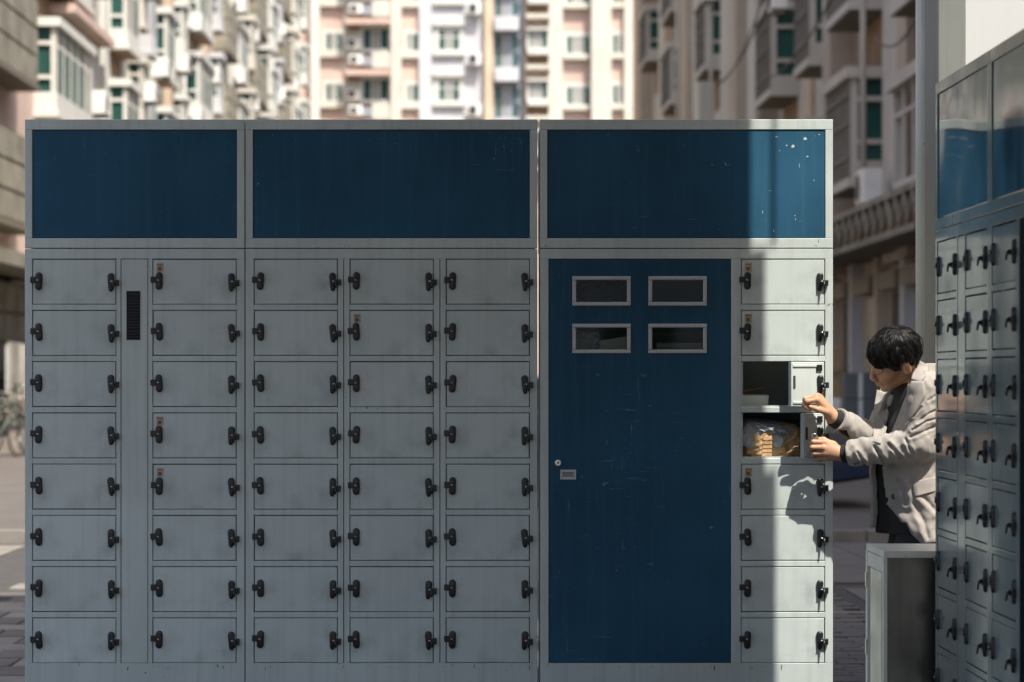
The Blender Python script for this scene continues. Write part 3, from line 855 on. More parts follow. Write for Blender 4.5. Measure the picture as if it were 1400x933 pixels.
for n in range(-2, 3):
    o = n*PITCH
    W = lambda a, b, t, bt, **k: window_on(CB, cx(a), cx(b), k.pop('y', 0.0), cz(bt+o), cz(t+o), **k)
    W(446, 467, 46, 69, frame=.22, n=3, pane_mats=('tealglass', 'curtain', 'tealglass'))
    cbox(438, 470, cz(70+o), cz(79+o), -.35, 0, 'white', 'sill_wall')
    # open balcony stack
    cbox(474, 534, cz(99+o), cz(106+o), -1.3, 0, 'pink', 'balcony_slab')
    W(497, 531, 41, 68, frame=.2, n=3, pane_mats=('tealglass', 'curtain', 'tealglass'), y=-.2)
    cbox(495, 533, cz(33+o), cz(40+o), -.9, 0, 'white', 'canopy')
    cbox(497, 509, cz(79+o), cz(92+o), -.6, 0, 'slate', 'painted_recess')  # slate block stands in for the dim balcony opening
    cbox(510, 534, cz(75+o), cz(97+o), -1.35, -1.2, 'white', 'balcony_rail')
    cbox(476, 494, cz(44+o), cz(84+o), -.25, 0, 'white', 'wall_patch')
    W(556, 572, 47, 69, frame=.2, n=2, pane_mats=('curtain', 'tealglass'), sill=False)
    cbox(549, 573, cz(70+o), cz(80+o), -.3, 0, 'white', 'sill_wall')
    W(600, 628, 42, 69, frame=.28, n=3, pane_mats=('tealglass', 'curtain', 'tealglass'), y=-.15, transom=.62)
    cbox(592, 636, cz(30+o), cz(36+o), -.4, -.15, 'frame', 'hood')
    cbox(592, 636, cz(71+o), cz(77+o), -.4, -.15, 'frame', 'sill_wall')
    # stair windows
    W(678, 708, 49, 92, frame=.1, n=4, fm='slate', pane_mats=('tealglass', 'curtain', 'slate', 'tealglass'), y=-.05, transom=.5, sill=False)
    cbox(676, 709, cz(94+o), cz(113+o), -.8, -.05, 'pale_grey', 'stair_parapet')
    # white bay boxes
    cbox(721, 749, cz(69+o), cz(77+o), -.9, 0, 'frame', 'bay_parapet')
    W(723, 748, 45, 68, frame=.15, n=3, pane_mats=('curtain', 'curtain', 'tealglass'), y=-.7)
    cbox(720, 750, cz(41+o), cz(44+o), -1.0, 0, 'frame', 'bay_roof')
    cbox(722, 748, cz(78+o), cz(91+o), -.1, 0, 'soffit', 'painted_recess')  # brown patch stands in for shade below the bay box
    cbox(719, 752, cz(91+o), cz(97+o), -.9, 0, 'white', 'ledge')
    W(775, 806, 50, 74, frame=.24, n=4, pane_mats=('tealglass', 'curtain', 'curtain', 'tealglass'))
    cbox(770, 808, cz(76+o), cz(82+o), -.4, 0, 'white', 'sill_wall')
    W(838, 851, 48, 73, frame=.2, n=2, pane_mats=('tealglass', 'curtain'), sill=False)
    cbox(835, 853, cz(74+o), cz(81+o), -.35, 0, 'white', 'sill_wall')
    for (pp, pz) in ((487, 90), (484, 68), (519, 92), (649, 22), (649, 88)):
        ac_unit((cx(pp), YC-.5 if pp < 600 else YC-.6, cz(pz+o)), 0, 'white air conditioner hung on the far block')

# ------------------------------------------------------------------ right row of flats (street side faces -x, in shade)
WRX = 7.25
def right_block(label, d0, d1, wall_m, bays, top):
    t = thing('apartment_building', label, 'building', (WRX, dy(d0), 0))
    MB().box(0, 12, 0, d1-d0, 0, top).build('wall', M[wall_m], t)
    for (db, ln, dep, h, z0, zs) in bays:
        for z in zs:
            fm = shared(('rbay', ln, dep, h), lambda: bay_frame(ln, h, dep, -1, 0.30), 'bay_window', M['bluegrey'])
            b = put('bay_window', fm, t, (0, db-d0, z0+z))
            if db > 36: put('screen', shared(('rs', ln, dep, h), lambda: rscreen(ln, dep, h), 'screen', M['mesh']), b)
            pe = shared(('rpe', dep, h), lambda: MB().box(-dep+0.09, -0.02, -0.01, 0.01, 0.46, h-0.2), 'pane', M['tealglass'])
            put('pane', pe, b, (0, 0.09, 0))
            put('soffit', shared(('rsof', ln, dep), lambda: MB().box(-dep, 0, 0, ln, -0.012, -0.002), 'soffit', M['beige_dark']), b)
            put('painted_recess', shared(('rrec', ln), lambda: MB().box(-0.035, 0.02, 0.2, ln-0.2, -0.95, -0.05), 'painted_recess', M['soffit']), b)  # brown patch painted on for the shaded gap below
    return t
def rscreen(ln, dep, h):
    mb = MB().box(-dep-0.015, -dep+0.0, 0.03, ln-0.03, 0.02, h-0.2)
    n = int(ln/0.28)
    for k in range(n+1): mb.box(-dep-0.04, -dep-0.015, 0.03+k*(ln-0.1)/n, 0.06+k*(ln-0.1)/n, 0.02, h-0.2)
    for q in (0.5, 1.1, 1.6): mb.box(-dep-0.05, -dep-0.015, 0.03, ln-0.03, q, q+0.05)
    return mb
ST = [(k)*FLOOR for k in range(-1, 5)]
R1 = right_block('near right apartment block in shade with screened bay windows above shop fronts', 33.0, 50.0, 'taupe',
    [(35.5, 2.6, .62, 2.1, 3.85, [0, FLOOR]), (42.3, 2.7, .62, 2.1, 4.6, [0, FLOOR, 2*FLOOR]), (47.6, 2.0, .6, 2.1, 4.3, [0, FLOOR, 2*FLOOR])], 13.5)
R2 = right_block('far right apartment block in shade with pale pilasters and narrow bay windows', 50.0, 103.0, 'bluegrey',
    [(53.6, 2.6, .62, 2.1, 4.4, [FLOOR, 2*FLOOR, 3*FLOOR]), (69.5, 2.6, .55, 2.2, 3.9, [2*FLOOR, 3*FLOOR]), (81.0, 3.5, .6, 2.1, 4.2, [2*FLOOR, 3*FLOOR, 4*FLOOR]), (92.0, 3.6, .6, 2.1, 4.0, [3*FLOOR, 4*FLOOR])], 19.5)
def rwall(parent, d0, dA, dB, z0, z1, proj, m, name):
    return MB().box(-proj, 0.02, dA-d0, dB-d0, z0, z1).build(name, M[m], parent)
for dA, dB, m, pr in ((38.4, 39.3, 'taupe', .35), (39.6, 41.4, 'bluegrey', .22), (45.6, 46.1, 'taupe', .5), (46.3, 47.3, 'peach', .1)):
    rwall(R1, 33, dA, dB, 3.2, 13.4, pr, m, 'pilaster')
for dA, dB, m, pr in ((51.0, 51.9, 'peach', .1), (57.2, 58.4, 'taupe', .4), (59.4, 61.0, 'white', .3), (61.8, 63.4, 'taupe', .5), (64.6, 67.6, 'bluegrey', .3), (73.6, 75.4, 'white', .35),
                      (76.4, 78.6, 'taupe', .5), (85.8, 87.0, 'peach', .4), (88.0, 90.0, 'white', .3), (97.0, 99.0, 'taupe', .5), (100.0, 102.6, 'peach', .4)):
    rwall(R2, 50, dA, dB, 3.2, 19.4, pr, m, 'pilaster')
for dp, par, d0 in ((41.7, R1, 33), (46.2, R1, 33), (56.9, R2, 50), (68.2, R2, 50), (79.4, R2, 50)):
    MB().tube([(-0.5, dp-d0, 3.4), (-0.5, dp-d0, 13 if par is R1 else 19)], 0.055, 8).build('drainpipe', M['bluegrey'], par)
for (d_, z_) in ((40.4, 4.15), (52.4, 9.2), (58.8, 11.0), (67.9, 11.8), (80.0, 14.2), (91.0, 15.5)):
    ac_unit((WRX-0.62, dy(d_), z_), R(-90), 'grey air conditioner bracketed on the shaded right facades')
# lattice canopy along the right shop fronts
lat = MB()
lat.box(-1.0, 0.02, 1.0, 16.8, 3.95, 4.05)
lat.box(-1.02, -0.92, 1.0, 16.8, 3.36, 3.46)
for k in range(22):
    y0 = 1.0 + k*0.72
    lat.tube([(-0.97, y0, 3.45), (-0.97, y0+0.36, 3.96)], 0.03, 6); lat.tube([(-0.97, y0+0.36, 3.96), (-0.97, y0+0.72, 3.45)], 0.03, 6)
lat.build('lattice_canopy', M['beige'], R1)
MB().box(-0.9, 0.0, 1.0, 16.8, 3.36, 3.42).build('canopy_soffit', M['beige_dark'], R1)
MB().box(-0.9, -0.86, 1.0, 16.8, 3.46, 3.94).build('signboard', M['soffit'], R1)
for k, dd in enumerate((34.2, 37.0, 39.4, 42.0, 44.8, 47.4)):
    rwall(R1, 33, dd, dd+0.34, 0, 3.36, 0.22, 'taupe' if k % 2 else 'pale_grey', 'pier')
    MB().box(-0.06, -0.02, dd+0.36-33, dd+2.0-33, 0.5, 2.7).build('shop_window', M['tealglass'] if k % 2 else M['shopdark'], R1)
    MB().box(-0.30, 0.0, dd+0.36-33, dd+2.2-33, 2.75, 3.05).build('shop_awning', M['beige'], R1)
boxes = [(6.2, 42.6, 0.0, 'tan'), (6.2, 42.6, 0.45, 'white_paper'), (6.2, 42.65, 0.9, 'tan'), (6.25, 42.6, 1.35, 'tan'), (6.6, 41.2, 0.0, 'white_paper'), (6.6, 41.2, 0.45, 'bluebox'), (6.6, 41.2, 0.9, 'bluebox'), (6.3, 44.0, 0.0, 'tan'), (6.3, 44.0, 0.45, 'tan')]
names = ['lowest tan carton in the stack at the right shop', 'white carton second from the ground at the right shop', 'tan carton third from the ground at the right shop', 'topmost tan carton of the stack at the right shop',
         'white carton under the grey crates at the right shop', 'lower grey crate at the right shop', 'upper grey crate at the right shop', 'lower tan carton deeper along the right shop', 'upper tan carton deeper along the right shop']
for (bx_, bd, bz, bm2), nm in zip(boxes, names):
    t = thing('carton', nm, 'box', (bx_, dy(bd), bz), random.uniform(-.1, .1), 'cartons outside the right shop')
    MB().panel(-0.28, 0.28, 0.0, 0.445, -0.22, 0.22, 0.012).build('box_body', M[bm2], t)
    MB().box(-0.03, 0.03, -0.2225, -0.2195, 0.012, 0.433).build('tape', M['white_paper'], t)
# cables strung along the right row
for i, (a, b) in enumerate(((P(1056, -8, dy(47)), P(978, 118, dy(66))), (P(1046, -8, dy(46)), P(984, 116, dy(66))), (P(1142, -10, dy(38)), P(1040, 112, dy(52))), (P(1262, 10, dy(30)), P(1195, 52, dy(40))))):
    pts = []
    for k in range(9):
        u = k/8
        p = a.lerp(b, u); p.z -= 0.5*math.sin(math.pi*u)*0.6
        pts.append(p - a)
    c = MB().tube(pts, 0.018, 6).build('overhead_cable', M['cable'], None, a)
    tag(c, ['upper black cable sagging in front of the right facades', 'lower black cable sagging beside the upper one on the right', 'black cable crossing the screened bay windows on the right', 'short black cable next to the grey pole'][i], 'cable')

# ------------------------------------------------------------------ unseen blocks added beside, behind and above the camera to shape the light
BH = thing('apartment_building', 'unseen grey block added behind the camera to hide bright low sky', 'building', (0, -46.0, 0))
MB().box(-34, 34, -10, 0, 0, 12).build('wall', M['pale_grey'], BH)  # added block that keeps the low sky out of reflections
for bz_ in range(3):
    for bx2 in range(-8, 9):
        MB().box(bx2*3.8-0.8, bx2*3.8+0.8, 0.0, 0.06, 1.2+bz_*3.1, 2.7+bz_*3.1).build('window', M['tealglass'], BH)
R0 = thing('apartment_building', 'unseen tall block added behind the right-hand lockers to shade the ground', 'building', (7.25, dy(1.6), 0))
MB().box(0, 12, 0, 31.0, 0, 28).build('wall', M['taupe'], R0)  # added mass that shades the ground behind the lockers
GT = 1.7
GX, GY = X(1047) + GT*math.sin(SUN_AZ), -GT*math.cos(SUN_AZ)
up = GT*math.tan(SUN_EL)
GH = thing('unseen_shade_block', 'unseen block added above the camera to cast shade on the lockers', 'building', (GX, GY, 0))
z1, z2 = SEAM_Z + up, 0.94 + up  # step heights chosen to shape the shadow edge on the lockers
MB().box(-4.1, 0.0, -3.4, 0, 2.75, z1).build('shade_block_lower', M['pale_grey'], GH)
MB().box(-4.1, -0.052, -3.4, 0, z1, 6.2).build('shade_block_upper', M['pale_grey'], GH)
MB().box(-2.8, -0.052, -3.0, -0.002, 6.2, 13.0).build('shade_block_tower', M['pale_grey'], GH)
MB().box(-1.0, 0.040, -3.2, -0.0015, 2.752, z2).build('shade_edge_step', M['pale_grey'], GH)  # added step that shifts the lower shadow edge
for yy in (-3.2, -2.2): MB().box(0.9, 1.2, yy, yy+0.3, 0, 3.9).build('pier', M['pale_grey'], GH)  # supports of the added shade block
MB().box(-0.3, 1.2, -3.3, -1.8, 3.901, 4.2).build('shade_block_beam', M['pale_grey'], GH)
MB().tube([(-0.3, -0.04, z1+0.62), (0.055, -0.04, z1+0.62), (0.055, -0.04, z1+0.10)], 0.0085, 8).build('header_shade_rod', M['pipe'], GH)  # added rod that casts the soft dark band on the header
# ------------------------------------------------------------------ pole, pillar and white wall at the right
t = thing('steel_pole', 'round grey steel pole rising behind the man', 'pole', (X(1265.5, .5), 0.5, 0))
MB().tube([(0, 0, 0.02), (0, 0, 6.0)], 0.0385, 28).build('shaft', M['pipe'], t)
MB().tube([(0, 0, 0.012), (0, 0, 0.03)], 0.09, 24).build('base_plate', M['pipe'], t)
t = thing('concrete_pillar', 'square grey concrete pillar between the pole and the white wall', 'pillar', (X(1280), -0.02, 0))
M['pillar'] = mat('shaded_grey_pillar_paint', (0.185, 0.195, 0.175), 0.7, var=0.25, var_scale=1.3, streak=0.5, specks=0.8, speck_col=(0.05, 0.05, 0.045), speck_scale=34, speck_thr=0.72)  # grey darkened to carry the pillar's shade
MB().panel(0, X(1320)-X(1280)-0.002, 0, 5.0, 0, 0.24, 0.006).build('shaft', M['pillar'], t)
M['whitewall'] = mat('bright_white_wall', (0.49, 0.50, 0.49), 0.6, var=0.08, var_scale=2, streak=0.18, streak_col=(0.55, 0.54, 0.5), specks=0.6, speck_col=(0.2, 0.19, 0.17), speck_scale=40, speck_thr=0.74)
t = thing('white_wall', 'bright white sunlit wall above the right-hand lockers', 'wall', (X(1320), 0.03, 0))
MB().box(0, 3.0, 0, 0.2, 0, 5.0).build('plaster', M['whitewall'], t)

# ------------------------------------------------------------------ metal cabinet in front of the man
M['galv'] = mat('reflection_streaked_sheet', (0.36, 0.37, 0.335), 0.24, 0.92, var=0.5, var_scale=4, wave=0.012, streak=0.75, streak_col=(0.10, 0.11, 0.09), specks=0.5, speck_col=(0.05, 0.05, 0.045), rough_var=0.1)  # dark green streaks imitate reflections in the metal
M['cream'] = mat('chipped_lit_cream_paint', (0.74, 0.72, 0.62), 0.3, var=0.2, var_scale=10, specks=0.7, speck_col=(0.14, 0.12, 0.09), speck_scale=30, speck_thr=0.68)  # bright cream puts the light on posts and top into the colour
cab = thing('metal_cabinet', 'low weathered metal cabinet standing against the end of the right-hand lockers', 'cabinet', (1.36, -0.98, 0))
ch, cw, cd = 0.706, 0.50, 0.35
MB().box(0.006, cw, 0, cd, 0.03, ch-0.022).build('body', M['galv'], cab)
MB().box(-0.004, cw+0.004, -0.004, cd+0.004, ch-0.022, ch).build('top', M['cream'], cab)
for yy in (-0.004, cd-0.028):
    MB().box(-0.006, 0.006, yy, yy+0.034 if yy > 0 else yy+0.03, 0.02, ch-0.023).build('corner_post', M['cream'], cab)
dr = MB().box(-0.003, 0.0055, 0.052, cd-0.075, 0.06, ch-0.075).build('side_panel', M['galv'], cab)
MB().box(-0.005, 0.0055, 0.027, cd-0.029, ch-0.072, ch-0.024).build('top_rail', M['cream'], cab)
for zz in (0.10, 0.33, 0.56):
    MB().box(-0.010, -0.006, cd-0.026, cd-0.004, zz, zz+0.05).build('hinge', M['steel'], cab)
for xx in (0.02, cw-0.05):
    for yy in (0.02, cd-0.05): MB().box(xx, xx+0.03, yy, yy+0.03, 0, 0.03).build('foot', M['galv'], cab)

# ------------------------------------------------------------------ hand trolley behind the locker (a wheel peeps out)
M['rubber'] = mat('black_rubber', (0.02, 0.02, 0.02), 0.7)
tr = thing('hand_trolley', 'black wheel of a trolley showing low behind the right end of the lockers', 'trolley', (1.05, 1.4, 0.012))
for xx in (-0.35, 0.42):
    w = MB().tube([(xx-0.02, 0, 0.065), (xx+0.02, 0, 0.065)], 0.062, 20).build('wheel', M['rubber'], tr)
    MB().tube([(xx-0.023, 0, 0.065), (xx+0.023, 0, 0.065)], 0.03, 16).build('hub', M['steel'], w)
MB().tube([(-0.4, 0, 0.065), (0.46, 0, 0.065)], 0.01, 8).build('axle', M['steel'], tr)
MB().box(-0.3, 0.36, -0.05, 0.5, 0.14, 0.16).build('deck', M['galv'], tr)
MB().tube([(-0.3, 0.5, 0.15), (-0.3, 0.55, 0.95), (0.36, 0.55, 0.95), (0.36, 0.5, 0.15)], 0.014, 8).build('handle', M['latch'], tr)
for xx in (-0.28, 0.34): MB().tube([(xx, 0.0, 0.07), (xx, 0.0, 0.14)], 0.012, 8).build('bracket', M['steel'], tr)
for xx in (-0.28, 0.34): MB().tube([(xx, 0.46, 0.0), (xx, 0.46, 0.14)], 0.014, 8).build('prop', M['rubber'], tr)

# ------------------------------------------------------------------ parked car behind the lockers
M['navy'] = mat('navy_car_paint', (0.006, 0.016, 0.045), 0.12, spec=0.6, coat=1.0)
M['carglass'] = mat('car_glass', (0.01, 0.013, 0.015), 0.05, spec=0.8)
M['lampglass'] = mat('car_lamp', (0.6, 0.6, 0.58), 0.1, spec=0.8)
car = thing('parked_car', 'dark blue parked car blurred behind the man, mostly hidden by the lockers', 'car', (1.75, dy(24.2), 0))
prof = [(-2.2, .42), (-2.22, .66), (-2.05, .86), (-1.55, .95), (1.05, .95), (1.75, .86), (2.12, .70), (2.2, .50), (2.16, .30), (1.75, .24), (1.62, .42), (1.42, .52), (1.22, .52), (1.0, .42), (.9, .24), (-.95, .24), (-1.05, .42), (-1.25, .52), (-1.5, .52), (-1.66, .42), (-1.75, .26), (-2.1, .30)]
body = MB()
n = len(prof)
vs_ = []
for (yy, sc) in ((-0.86, 0.90), (-0.80, 1.0), (0.80, 1.0), (0.86, 0.90)):
    vs_ += [(p[0]*(0.985 if sc < 1 else 1), yy, 0.6+(p[1]-0.6)*sc) for p in prof]
fs = [[k for k in range(n)]] + [[r*n+k, r*n+(k+1) % n, (r+1)*n+(k+1) % n, (r+1)*n+k] for r in range(3) for k in range(n)] + [[3*n+k for k in range(n)]]
body.add(vs_, fs, False).build('body', M['navy'], car)
cabp = [(-1.6, .93), (-0.95, 1.38), (-0.2, 1.45), (0.25, 1.40), (0.95, .93)]
mb = MB(); n = len(cabp)
vs_ = [(p[0], -0.74 + (p[1]-.93)*0.30, p[1]) for p in cabp] + [(p[0], 0.74 - (p[1]-.93)*0.30, p[1]) for p in cabp]
mb.add(vs_, [list(range(n)), list(range(n, 2*n))] + [[k, (k+1) % n, n+(k+1) % n, n+k] for k in range(n)]).build('cabin_glass', M['carglass'], car)
MB().prism([(-1.0, 1.36), (-0.2, 1.475), (0.3, 1.40), (-0.2, 1.44), (-0.95, 1.35)], 'y', -0.60, 0.60).build('roof', M['navy'], car)
for xx in (-1.37, 1.32):
    for yy in (-0.80, 0.62):
        w = MB().tube([(xx, yy, .31), (xx, yy+0.18, .31)], 0.305, 24).build('wheel', M['rubber'], car)
        MB().tube([(xx, yy-0.006, .31), (xx, yy+0.186, .31)], 0.19, 18).build('rim', M['steel'], w)
for yy in (-0.72, 0.44): MB().box(2.06, 2.17, yy, yy+0.28, 0.60, 0.70).build('headlight', M['lampglass'], car)

# ------------------------------------------------------------------ things inside the opened compartments and the service door
def in_c(px): return X(px)
c3 = Z(ROW_TOP[2]+ROW_H) - 0.009
c4 = Z(ROW_TOP[3]+ROW_H) - 0.009
t = thing('white_box', 'flat white carton lying in the upper opened compartment', 'box', (X(1036), 0.22, c3))
MB().panel(-0.095, 0.06, 0.0, 0.052, -0.06, 0.10, 0.003).build('box_body', M['white_paper'], t)
MB().box(-0.09, 0.055, -0.055, -0.0, 0.0522, 0.0535).build('flap', M['white_paper'], t)
M['pencil'] = mat('orange_pencil', (0.55, 0.20, 0.03), 0.4)
t = thing('pencil', 'orange pencil lying across the white carton in the upper opened compartment', 'pencil', (X(1037), 0.20, c3+0.058))
MB().tube([(-0.045, 0, 0.006), (0.045, 0.02, 0.022)], 0.004, 6).build('shaft', M['pencil'], t)
MB().tube([(0.045, 0.02, 0.022), (0.058, 0.023, 0.0245)], [0.004, 0.0006], 6).build('tip', M['tan'], t)

M['kraft'] = mat('crumpled_kraft_paper', (0.50, 0.31, 0.15), 0.65, var=0.3, var_scale=14, bump=0.008, bump_scale=22)
M['poly'] = mat('grey_blue_parcel_film', (0.36, 0.38, 0.40), 0.5, var=0.3, var_scale=9, bump=0.01, bump_scale=18)
def crumple(nx, ny, nz, size, amp, seed):
    r = np.random.default_rng(seed)
    mb = MB()
    ph = r.uniform(0, 6, (6, 3)); fr = r.uniform(6, 22, (6, 3))
    def disp(p):
        s = 0.0
        for k in range(6): s += math.sin(fr[k][0]*p[0]*3+ph[k][0])*math.sin(fr[k][1]*p[1]*3+ph[k][1]+fr[k][2]*p[2]*3)
        return 1.0 + amp*s/3
    n = 12
    vs_, fs = [], []
    idx = {}
    def vert(i, j, k):
        if (i, j, k) in idx: return idx[i, j, k]
        q = Vector((i/n*2-1, j/n*2-1, k/n*2-1))
        e = 5.0
        l = (abs(q.x)**e + abs(q.y)**e + abs(q.z)**e)**(1/e)
        q = q/l
        q = Vector((q.x*size[0], q.y*size[1], q.z*size[2]))*disp(q)
        idx[i, j, k] = len(vs_); vs_.append(tuple(q)); return idx[i, j, k]
    for a in range(n):
        for b in range(n):
            for c in (0, n):
                fs.append([vert(a, b, c), vert(a+1, b, c), vert(a+1, b+1, c), vert(a, b+1, c)])
                fs.append([vert(a, c, b), vert(a+1, c, b), vert(a+1, c, b+1), vert(a, c, b+1)])
                fs.append([vert(c, a, b), vert(c, a+1, b), vert(c, a+1, b+1), vert(c, a, b+1)])
    mb.add(vs_, fs, False)
    return mb
t = thing('parcel', 'crumpled brown paper parcel with grey film filling the lower opened compartment', 'parcel', (X(1056), 0.15, c4))
t.scale = (1.07, 1.0, 1.02)
o = crumple(8, 8, 8, (0.106, 0.110, 0.064), 0.05, 3).build('kraft_wrap', M['kraft'], t, (0, 0, 0.070)); o.rotation_euler = (0.03, -0.05, 0.1)
o = crumple(8, 8, 8, (0.092, 0.108, 0.022), 0.09, 5).build('film_wrap', M['poly'], t, (-0.004, -0.008, 0.122)); o.rotation_euler = (0.12, 0.14, 0.05)
o = crumple(8, 8, 8, (0.034, 0.018, 0.040), 0.10, 8).build('film_wrap', M['poly'], t, (-0.072, -0.098, 0.088)); o.rotation_euler = (0.1, 0.5, 0.1)
o = crumple(8, 8, 8, (0.022, 0.008, 0.022), 0.10, 9).build('blue_tag', M['poly'], t, (0.022, -0.104, 0.070)); o.rotation_euler = (0.2, 0.5, 0)
for k in range(5):
    MB().box(-0.020, 0.014, -0.0035-0.001*k, 0.0-0.001*k, 0.0, 0.011).build('paper_fold', M['kraft'], t, (-0.012+0.001*k, -0.108, 0.016+k*0.0145), 0.03*k)
# items seen through the service-door windows
sh1 = Z(424)+0.0016; sh2 = Z(486)+0.0016
t = thing('envelope', 'white envelope propped behind the lower left window of the blue door', 'envelope', (X(838), 0.075, sh2))
MB().add([(-0.055, 0, 0), (0.09, 0, 0), (0.09, 0.02, 0.075), (-0.055, 0.02, 0.052), (-0.055, 0.006, 0), (0.09, 0.006, 0), (0.09, 0.026, 0.075), (-0.055, 0.026, 0.052)],
         [(0, 1, 2, 3), (7, 6, 5, 4), (0, 4, 5, 1), (1, 5, 6, 2), (2, 6, 7, 3), (3, 7, 4, 0)]).build('paper', M['white_paper'], t)
t = thing('plastic_bag', 'crumpled pale plastic bag behind the lower left window of the blue door', 'bag', (X(800), 0.105, sh2))
crumple(8, 8, 8, (0.055, 0.05, 0.045), 0.12, 12).build('bag_body', M['poly'], t, (0, 0, 0.048))
t = thing('flat_carton', 'flat pale blue carton behind the lower right window of the blue door', 'box', (X(930), 0.085, sh2))
MB().panel(-0.085, 0.10, 0, 0.045, -0.05, 0.12, 0.003).build('box_body', M['poly'], t)
t = thing('long_carton', 'yellowish carton standing behind the pale blue one in the service compartment', 'box', (X(930), 0.27, sh2))
MB().panel(-0.09, 0.11, 0, 0.088, -0.05, 0.1, 0.003).build('box_body', M['tan'], t)
t = thing('dark_bag', 'dark crumpled bag behind the upper left window of the blue door', 'bag', (X(822), 0.115, sh1))
crumple(8, 8, 8, (0.105, 0.07, 0.058), 0.10, 21).build('bag_body', M['latch'], t, (0, 0, 0.062))
# ------------------------------------------------------------------ the man: signed-distance shapes turned into meshes
def sdf_mesh(f, lo, hi, h):
    """surface nets over only the blocks the surface passes through"""
    lo = np.array(lo, float); n = np.ceil((np.array(hi)-lo)/(8*h)).astype(int)
    gi = np.stack(np.meshgrid(*[np.arange(k) for k in n], indexing='ij'), -1).reshape(-1, 3)
    dc = f(lo + (gi*8+4)*h)
    act = gi[np.abs(dc) < 7.2*h*1.35 + 0.012]
    loc = np.stack(np.meshgrid(*[np.arange(9)]*3, indexing='ij'), -1).reshape(-1, 3)
    vals = np.empty((len(act), 729))
    for s in range(0, len(act), 400):
        a = act[s:s+400]
        pts = lo + ((a[:, None, :]*8 + loc[None])*h)
        vals[s:s+400] = f(pts.reshape(-1, 3)).reshape(len(a), 729)
    V = vals.reshape(-1, 9, 9, 9)
    sg = V < 0
    N8 = n*8+2
    def gid(b, ijk):
        g_ = act[b]*8 + ijk
        return (g_[:, 0]*N8[1] + g_[:, 1])*N8[2] + g_[:, 2]
    # cells
    c = [(i, j, k) for i in (0, 1) for j in (0, 1) for k in (0, 1)]
    cnt = sum(sg[:, i:8+i, j:8+j, k:8+k].astype(np.int8) for i, j, k in c)
    b, ci, cj, ck = np.where((cnt > 0) & (cnt < 8))
    cell = np.stack([ci, cj, ck], 1)
    acc = np.zeros((len(b), 3)); m = np.zeros(len(b))
    cv = {q: V[b, ci+q[0], cj+q[1], ck+q[2]] for q in c}
    for q in c:
        for ax in range(3):
            if q[ax] == 0:
                r_ = list(q); r_[ax] = 1; r_ = tuple(r_)
                v0, v1 = cv[q], cv[r_]
                x = (v0 < 0) != (v1 < 0)
                t = np.where(x, v0/np.where(x, v0-v1, 1), 0)
                pos = np.array(q, float)[None].repeat(len(b), 0); pos[:, ax] = t
                acc += np.where(x[:, None], pos, 0); m += x
    verts = lo + (act[b]*8 + cell + acc/m[:, None])*h
    ids = gid(b, cell)
    order = np.argsort(ids); sid = ids[order]
    quads = []
    strides = np.array([N8[1]*N8[2], N8[2], 1])
    for ax in range(3):
        o1, o2 = (ax+1) % 3, (ax+2) % 3
        sl0 = [slice(0, 8)]*3; sl1 = [slice(0, 8)]*3; sl1[ax] = slice(1, 9)
        s0 = sg[(slice(None), *sl0)]; s1 = sg[(slice(None), *sl1)]
        eb, ei, ej, ek = np.where(s0 != s1)
        if not len(eb): continue
        e = gid(eb, np.stack([ei, ej, ek], 1))
        ring = np.stack([e, e-strides[o1], e-strides[o1]-strides[o2], e-strides[o2]], 1)
        p = np.searchsorted(sid, ring); p = np.clip(p, 0, len(sid)-1)
        ok = (sid[p] == ring).all(1)
        q = order[p[ok]]
        flip = s0[eb, ei, ej, ek][ok]
        q[~flip] = q[~flip][:, ::-1]
        quads.append(q)
    return verts, np.concatenate(quads)

def mesh_obj(name, verts, quads, material, parent, smooth=True):
    m = bpy.data.meshes.new(name)
    m.vertices.add(len(verts)); m.vertices.foreach_set('co', np.asarray(verts, np.float32).ravel())
    m.loops.add(quads.size); m.loops.foreach_set('vertex_index', quads.astype(np.int32).ravel())
    m.polygons.add(len(quads)); m.polygons.foreach_set('loop_start', np.arange(0, quads.size, 4, dtype=np.int32))
    m.polygons.foreach_set('use_smooth', np.full(len(quads), smooth))
    m.update(calc_edges=True); m.validate()
    m.materials.append(material)
    return put(name, m, parent)

def A(p): return np.array(p, float)
def cone(p, a, b, ra, rb):
    a, b = A(a), A(b); ab = b-a
    t = np.clip(((p-a)@ab)/max(ab@ab, 1e-9), 0, 1)
    return np.linalg.norm(p-a-t[:, None]*ab, axis=1) - (ra + (rb-ra)*t)
def ell(p, c, r):
    q = (p-A(c))/A(r); k = np.linalg.norm(q, axis=1); g_ = np.linalg.norm(q/A(r), axis=1)
    return k*(k-1)/np.maximum(g_, 1e-6)
def smin(a, b, k):
    h_ = np.clip(0.5+0.5*(b-a)/k, 0, 1)
    return b + (a-b)*h_ - k*h_*(1-h_)
def smax(a, b, k): return -smin(-a, -b, k)
def chain(p, pts, rs, k=0.01):
    d = None
    for i in range(len(pts)-1):
        e = cone(p, pts[i], pts[i+1], rs[i], rs[i+1])
        d = e if d is None else smin(d, e, k)
    return d
def near(p, c, r, f, pad=0.06):
    """evaluate f only close to a bounding sphere"""
    lb = np.linalg.norm(p-A(c), axis=1) - r
    out = np.maximum(lb, pad)
    m = lb < pad
    if m.any(): out[m] = f(p[m])
    return out
def sstep(a, b, x):
    t = np.clip((x-a)/(b-a), 0, 1); return t*t*(3-2*t)

MAN = thing('person', 'man in a light grey blazer bending to reach into the opened lockers', 'person', (1.66, 0.0, 0.026))
BASE = A(MAN.location)
def W(px, py, y=0.0): return A(P(px, py, y)) - BASE

